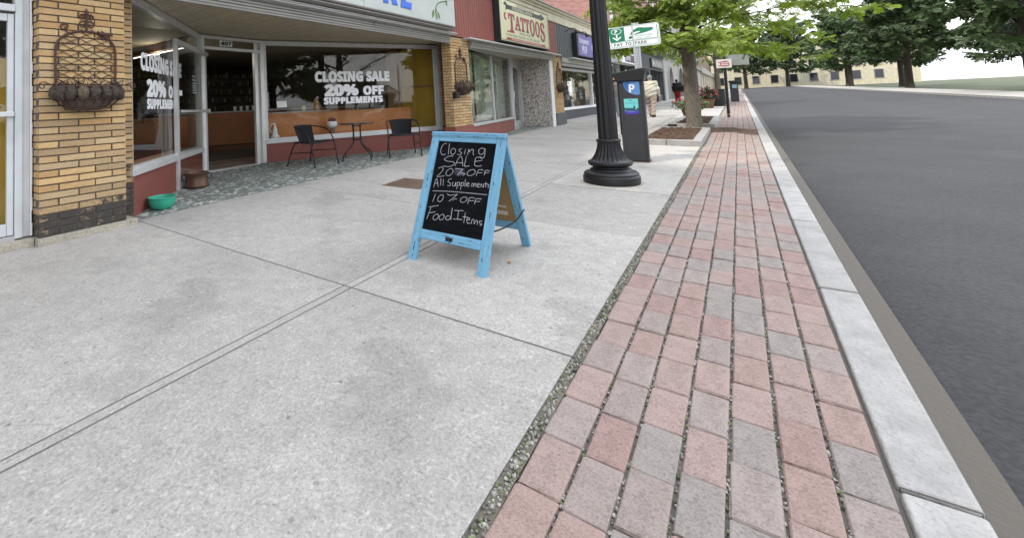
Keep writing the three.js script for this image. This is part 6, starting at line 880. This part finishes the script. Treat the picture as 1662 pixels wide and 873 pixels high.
leafyTub('tub of dark red flowers beside the black litter bin', [31.5, gy(31.5, 3.6), 3.62], 0.4, 0.5, leafM([0.06, 0.05, 0.025], 0.2), std([0.32, 0.03, 0.03], 0.7), 0.55, 0.65);
{
  const x = 34.4, z = 3.95, t = thing('litter_bin', 'black slatted street litter bin beyond the leafy flower tub', 'bin', [x, gy(x, z), z]);
  mesh('body', cyl(0.42, 0.45, 0.95, 28), M.blackMetal, t); for (let i = 0; i < 26; i++) { const a = i / 26 * 6.283, o = mesh('slat', brickSlat(), M.postBlack, t); o.position.set(Math.cos(a) * 0.45, 0.5, Math.sin(a) * 0.45); o.rotation.y = -a; }
  mesh('rim', new THREE.TorusGeometry(0.46, 0.03, 8, 32).rotateX(Math.PI / 2).translate(0, 0.97, 0), M.postBlack, t);
}
function brickSlat() { return brickGeos.slat || (brickGeos.slat = bx(-0.012, 0.012, -0.44, 0.44, -0.035, 0.035)); }
{
  const t = thing('sign_post', 'black leaning sign post with a small red and white sign among the leaves', 'sign', [22.93, gy(22.93, 4.68), 4.68]); t.rotation.x = 0.012;
  mesh('post', bar([0, 0, 0], [0, 2.55, 0], 0.05, 12), M.postBlack, t); mesh('collar', lathe([[0.05, 0.1], [0.056, 0.1], [0.056, 0.12], [0.05, 0.12]], 14), M.steel, t);
  mesh('plate', bx(-0.075, -0.065, 1.92, 2.26, -0.26, 0.22), M.white, t);
  mesh('print', new THREE.PlaneGeometry(0.46, 0.32).rotateY(-Math.PI / 2).translate(-0.0765, 2.09, -0.02), std([0.85, 0.85, 0.85], 0.5, 0, { map: print(180, 124, (k) => { k.fillStyle = '#e8e2e0'; k.fillRect(0, 0, 180, 124); k.fillStyle = '#a8575c'; k.fillRect(20, 30, 120, 14); k.fillRect(40, 60, 110, 12); k.fillRect(20, 88, 140, 12); k.lineWidth = 8; k.strokeStyle = '#a8575c'; k.beginPath(); k.ellipse(100, 66, 52, 40, 0, 0, 7); k.stroke(); }) }), t);
  const b = mesh('back_plate', bx(0.06, 0.07, 2.0, 2.42, -0.05, 0.75), M.steel, t);
  const far = thing('pay_station', 'small distant blue grey pay station at the far kerb', 'pay station', [42.3, gy(42.3, 4.8), 4.82], -Math.PI / 2 + 0.2);
  mesh('cabinet', rbx(-0.22, 0.22, 0, 1.35, -0.3, 0, 0.02), M.meter, far); mesh('hood', rbx(-0.26, 0.28, 1.352, 1.52, -0.34, 0.06, 0.03), M.meterDark, far); mesh('screen', bx(-0.12, 0.14, 0.98, 1.22, 0.001, 0.008), std([0.28, 0.42, 0.6], 0.3), far);
}
// ------------------------------------------------------------------ across the street: what the shop windows mirror, and the far end of the road
function house(label, p, w, d, h, turn, wallM2, roofM) {
  const t = thing('house', label, 'house', p, turn);
  mesh('wall', [bx(-w / 2, w / 2, 0, h, -d / 2, d / 2), outline([[-w / 2, h], [w / 2, h], [0, h + w * 0.36]], d - 0.02).translate(0, 0, -d / 2 + 0.01)], wallM2, t);
  for (const s of [-1, 1]) { const L = Math.hypot(w / 2, w * 0.36) + 0.5, g = bx(0, L, 0, 0.18, -d / 2 - 0.4, d / 2 + 0.4).rotateZ(Math.atan2(w * 0.36, w / 2) * -1).translate(0, h + w * 0.36 + 0.02, 0); if (s < 0) g.scale(-1, 1, 1), g.index || 0; mesh('roof', s < 0 ? flip(g) : g, roofM, t); }
  for (let i = 0; i < 2; i++) for (let k = 0; k < 2; k++) { const f = mesh('window', [bx(-w * 0.25 + i * w * 0.5 - 0.6, -w * 0.25 + i * w * 0.5 + 0.6, 1 + k * 2.8, 2.6 + k * 2.8, -d / 2 - 0.06, -d / 2 + 0.02)], M.white, t); mesh('pane', bx(-w * 0.25 + i * w * 0.5 - 0.5, -w * 0.25 + i * w * 0.5 + 0.5, 1.1 + k * 2.8, 2.5 + k * 2.8, -d / 2 - 0.07, -d / 2 - 0.055), M.darkPane, f); }
  mesh('door', bx(-0.5, 0.5, 0, 2.1, -d / 2 - 0.05, -d / 2 + 0.02), M.redBrown, t); mesh('porch', [bx(-w * 0.45, w * 0.45, 2.5, 2.65, -d / 2 - 2, -d / 2 - 0.01), ...[-0.42, -0.14, 0.14, 0.42].map((k) => bx(w * k - 0.09, w * k + 0.09, 0, 2.5, -d / 2 - 1.9, -d / 2 - 1.72))], M.white, t);
  return t;
}
function flip(g) { g = g.index ? g.toNonIndexed() : g; const p = g.attributes.position; for (let i = 0; i < p.count; i += 3) for (let k = 0; k < 3; k++) { const a = p.array[(i + 1) * 3 + k]; p.array[(i + 1) * 3 + k] = p.array[(i + 2) * 3 + k]; p.array[(i + 2) * 3 + k] = a; } g.computeVertexNormals(); return g; }
const GO = (x) => ROAD(x) + 0.1;
const slate = std([0.10, 0.10, 0.105], 0.8, 0, { map: worn1 });
house('white gabled house with a columned porch across the street', [30, GO(21), 165], 9, 9, 5.4, 0, M.white, slate);
tree('bare branching tree across the street from the shop window', null, [8.2, GO(7), 21], { name: 'bare_tree', h: 10, r: 0.26, limbs: 26, len: 5, y0: 2.6, up: [0.5, 1.1], droop: 0.15, twigs: 12, twigUp: [0.1, 0.8], sprays: 0, fine: 9, bark: M.barkDark }, 21);
const broad = { h: 9.5, r: 0.26, limbs: 34, len: 4.4, y0: 2.0, up: [0.25, 1.1], droop: 0.2, twigs: 11, twigUp: [-0.6, 0.7], sprays: 14, leaflets: 4, sprayLen: 0.4, lw: 0.075, ll: 0.17, leaf: M.leafDark, bark: M.barkDark };
const dk = tree('dark leafy tree across the street left of the bare tree', null, [3.4, GO(0), 21.5], { ...broad, name: 'leafy_tree' }, 22);
tree('yellow green tree across the street right of the white house', null, [16.2, GO(18), 22.5], { ...broad, h: 7, len: 3.2, name: 'leafy_tree', leaf: M.leafYellow }, 23);
const also = (label, p, turn, s) => { const c = dk.clone(); c.name = numbered('leafy_tree'); scene.add(c); c.position.set(...p); c.rotation.y = turn; c.scale.setScalar(s); c.userData = { label, category: 'tree' }; };
also('dark leafy tree at the left end of the opposite sidewalk', [-2.5, GO(-2), 20.5], 2.9, 0.95);
also('dark leafy tree behind the white gabled house', [24, GO(11), 172], 1.2, 1.2);
also('dark leafy tree standing alone far behind the bare tree', [5, GO(11), 70], 0.4, 0.8);
also('dark leafy tree at the back of the lot across the street', [13, GO(11), 82], 4.4, 0.75);
for (const [x, z, a, k, l] of [[58, 23, 1.1, 0.9, 'shorter of the dark trees along the opposite sidewalk'], [68, 26, 2.7, 1.25, 'dark tree set back from the opposite sidewalk'], [92, 22, 5.2, 1.1, 'dark tree on the opposite sidewalk past the broad one'], [104, 25, 3.3, 1.35, 'tall dark tree far along the opposite sidewalk'], [120, 21, 0.2, 1.2, 'dark tree before the far end of the opposite sidewalk'], [138, 23, 1.9, 1.5, 'last dark tree at the far end of the opposite sidewalk']]) also(l, [x, GO(x), z], a, k);
also('large dark tree on the opposite sidewalk nearest the far bend', [47, GO(47), 19], 2.2, 1.05);
also('broad dark tree farther along the opposite sidewalk', [78, GO(78), 20], 0.7, 1.2);
also('tall tree closing the far end of the street on the building side', [150, gy(150, 5) - 0.2, 6.5], 3.9, 1.5);
also('tall tree closing the far end of the street at mid road', [160, gy(150, 5) - 0.2, 15], 5.0, 1.6);
{
  const t = thing('end_building', 'pale building with dark windows closing the far end of the street', 'building'); mesh('wall', bx(172, 190, 0.8, 13, -30, 40), M.cream, t); mesh('cornice', rbx(171.5, 190, 13, 13.8, -30.5, 40.5, 0.1), M.stoneGrey, t);
  for (let k = 0; k < 3; k++) for (let i = 0; i < 17; i++) { const z = -27 + i * 4, f = mesh('window', bx(171.9, 172.05, 2.2 + k * 3.7, 4.6 + k * 3.7, z - 0.9, z + 0.9), M.stoneGrey, t); mesh('pane', bx(171.86, 171.92, 2.35 + k * 3.7, 4.45 + k * 3.7, z - 0.75, z + 0.75), M.darkPane, f); }
}
{ // cars
  const t = thing('parked_car', 'silver car parked along the opposite kerb facing down the street', 'car', [11.5, ROAD(11.5) + 0.02, 14.3]);
  const prof = [[-2.2, 0.35], [-2.25, 0.75], [-2.1, 0.92], [-1.5, 0.98], [-0.9, 1.42], [0.5, 1.45], [1.2, 0.98], [2.05, 0.85], [2.25, 0.65], [2.2, 0.32]];
  mesh('body', outline(prof, 1.6, 0.06).translate(0, 0, -0.8), std([0.5, 0.51, 0.52], 0.3, 0.5), t);
  for (const z of [-0.868, 0.868]) mesh('window', outline([[-1.35, 1.0], [-0.85, 1.37], [0.45, 1.39], [1.0, 1.0]], 0.008).translate(0, 0, z - 0.004), M.darkPane, t);
  for (const x of [-1.4, 1.4]) for (const z of [-0.78, 0.78]) { const w = mesh('wheel', new THREE.TorusGeometry(0.25, 0.1, 10, 24).translate(x, 0.33, z), M.dark, t); mesh('rim', cyl(0.2, 0.2, 0.1, 18).rotateX(Math.PI / 2).translate(x, 0.33, z - 0.05), M.steel, w); }
  for (const z of [-0.6, 0.6]) mesh('headlight', rbx(2.2, 2.31, 0.62, 0.76, z - 0.18, z + 0.18, 0.02), M.white, t);
  const c = t.clone(); c.name = numbered('parked_car'); scene.add(c); c.position.set(4.6, ROAD(4.6) + 0.02, 14.35); c.userData = { label: 'silver car parked behind the other at the opposite kerb', category: 'car' };
}
camera.updateMatrixWorld(); scene.updateMatrixWorld(true);
renderer.render(scene, camera);
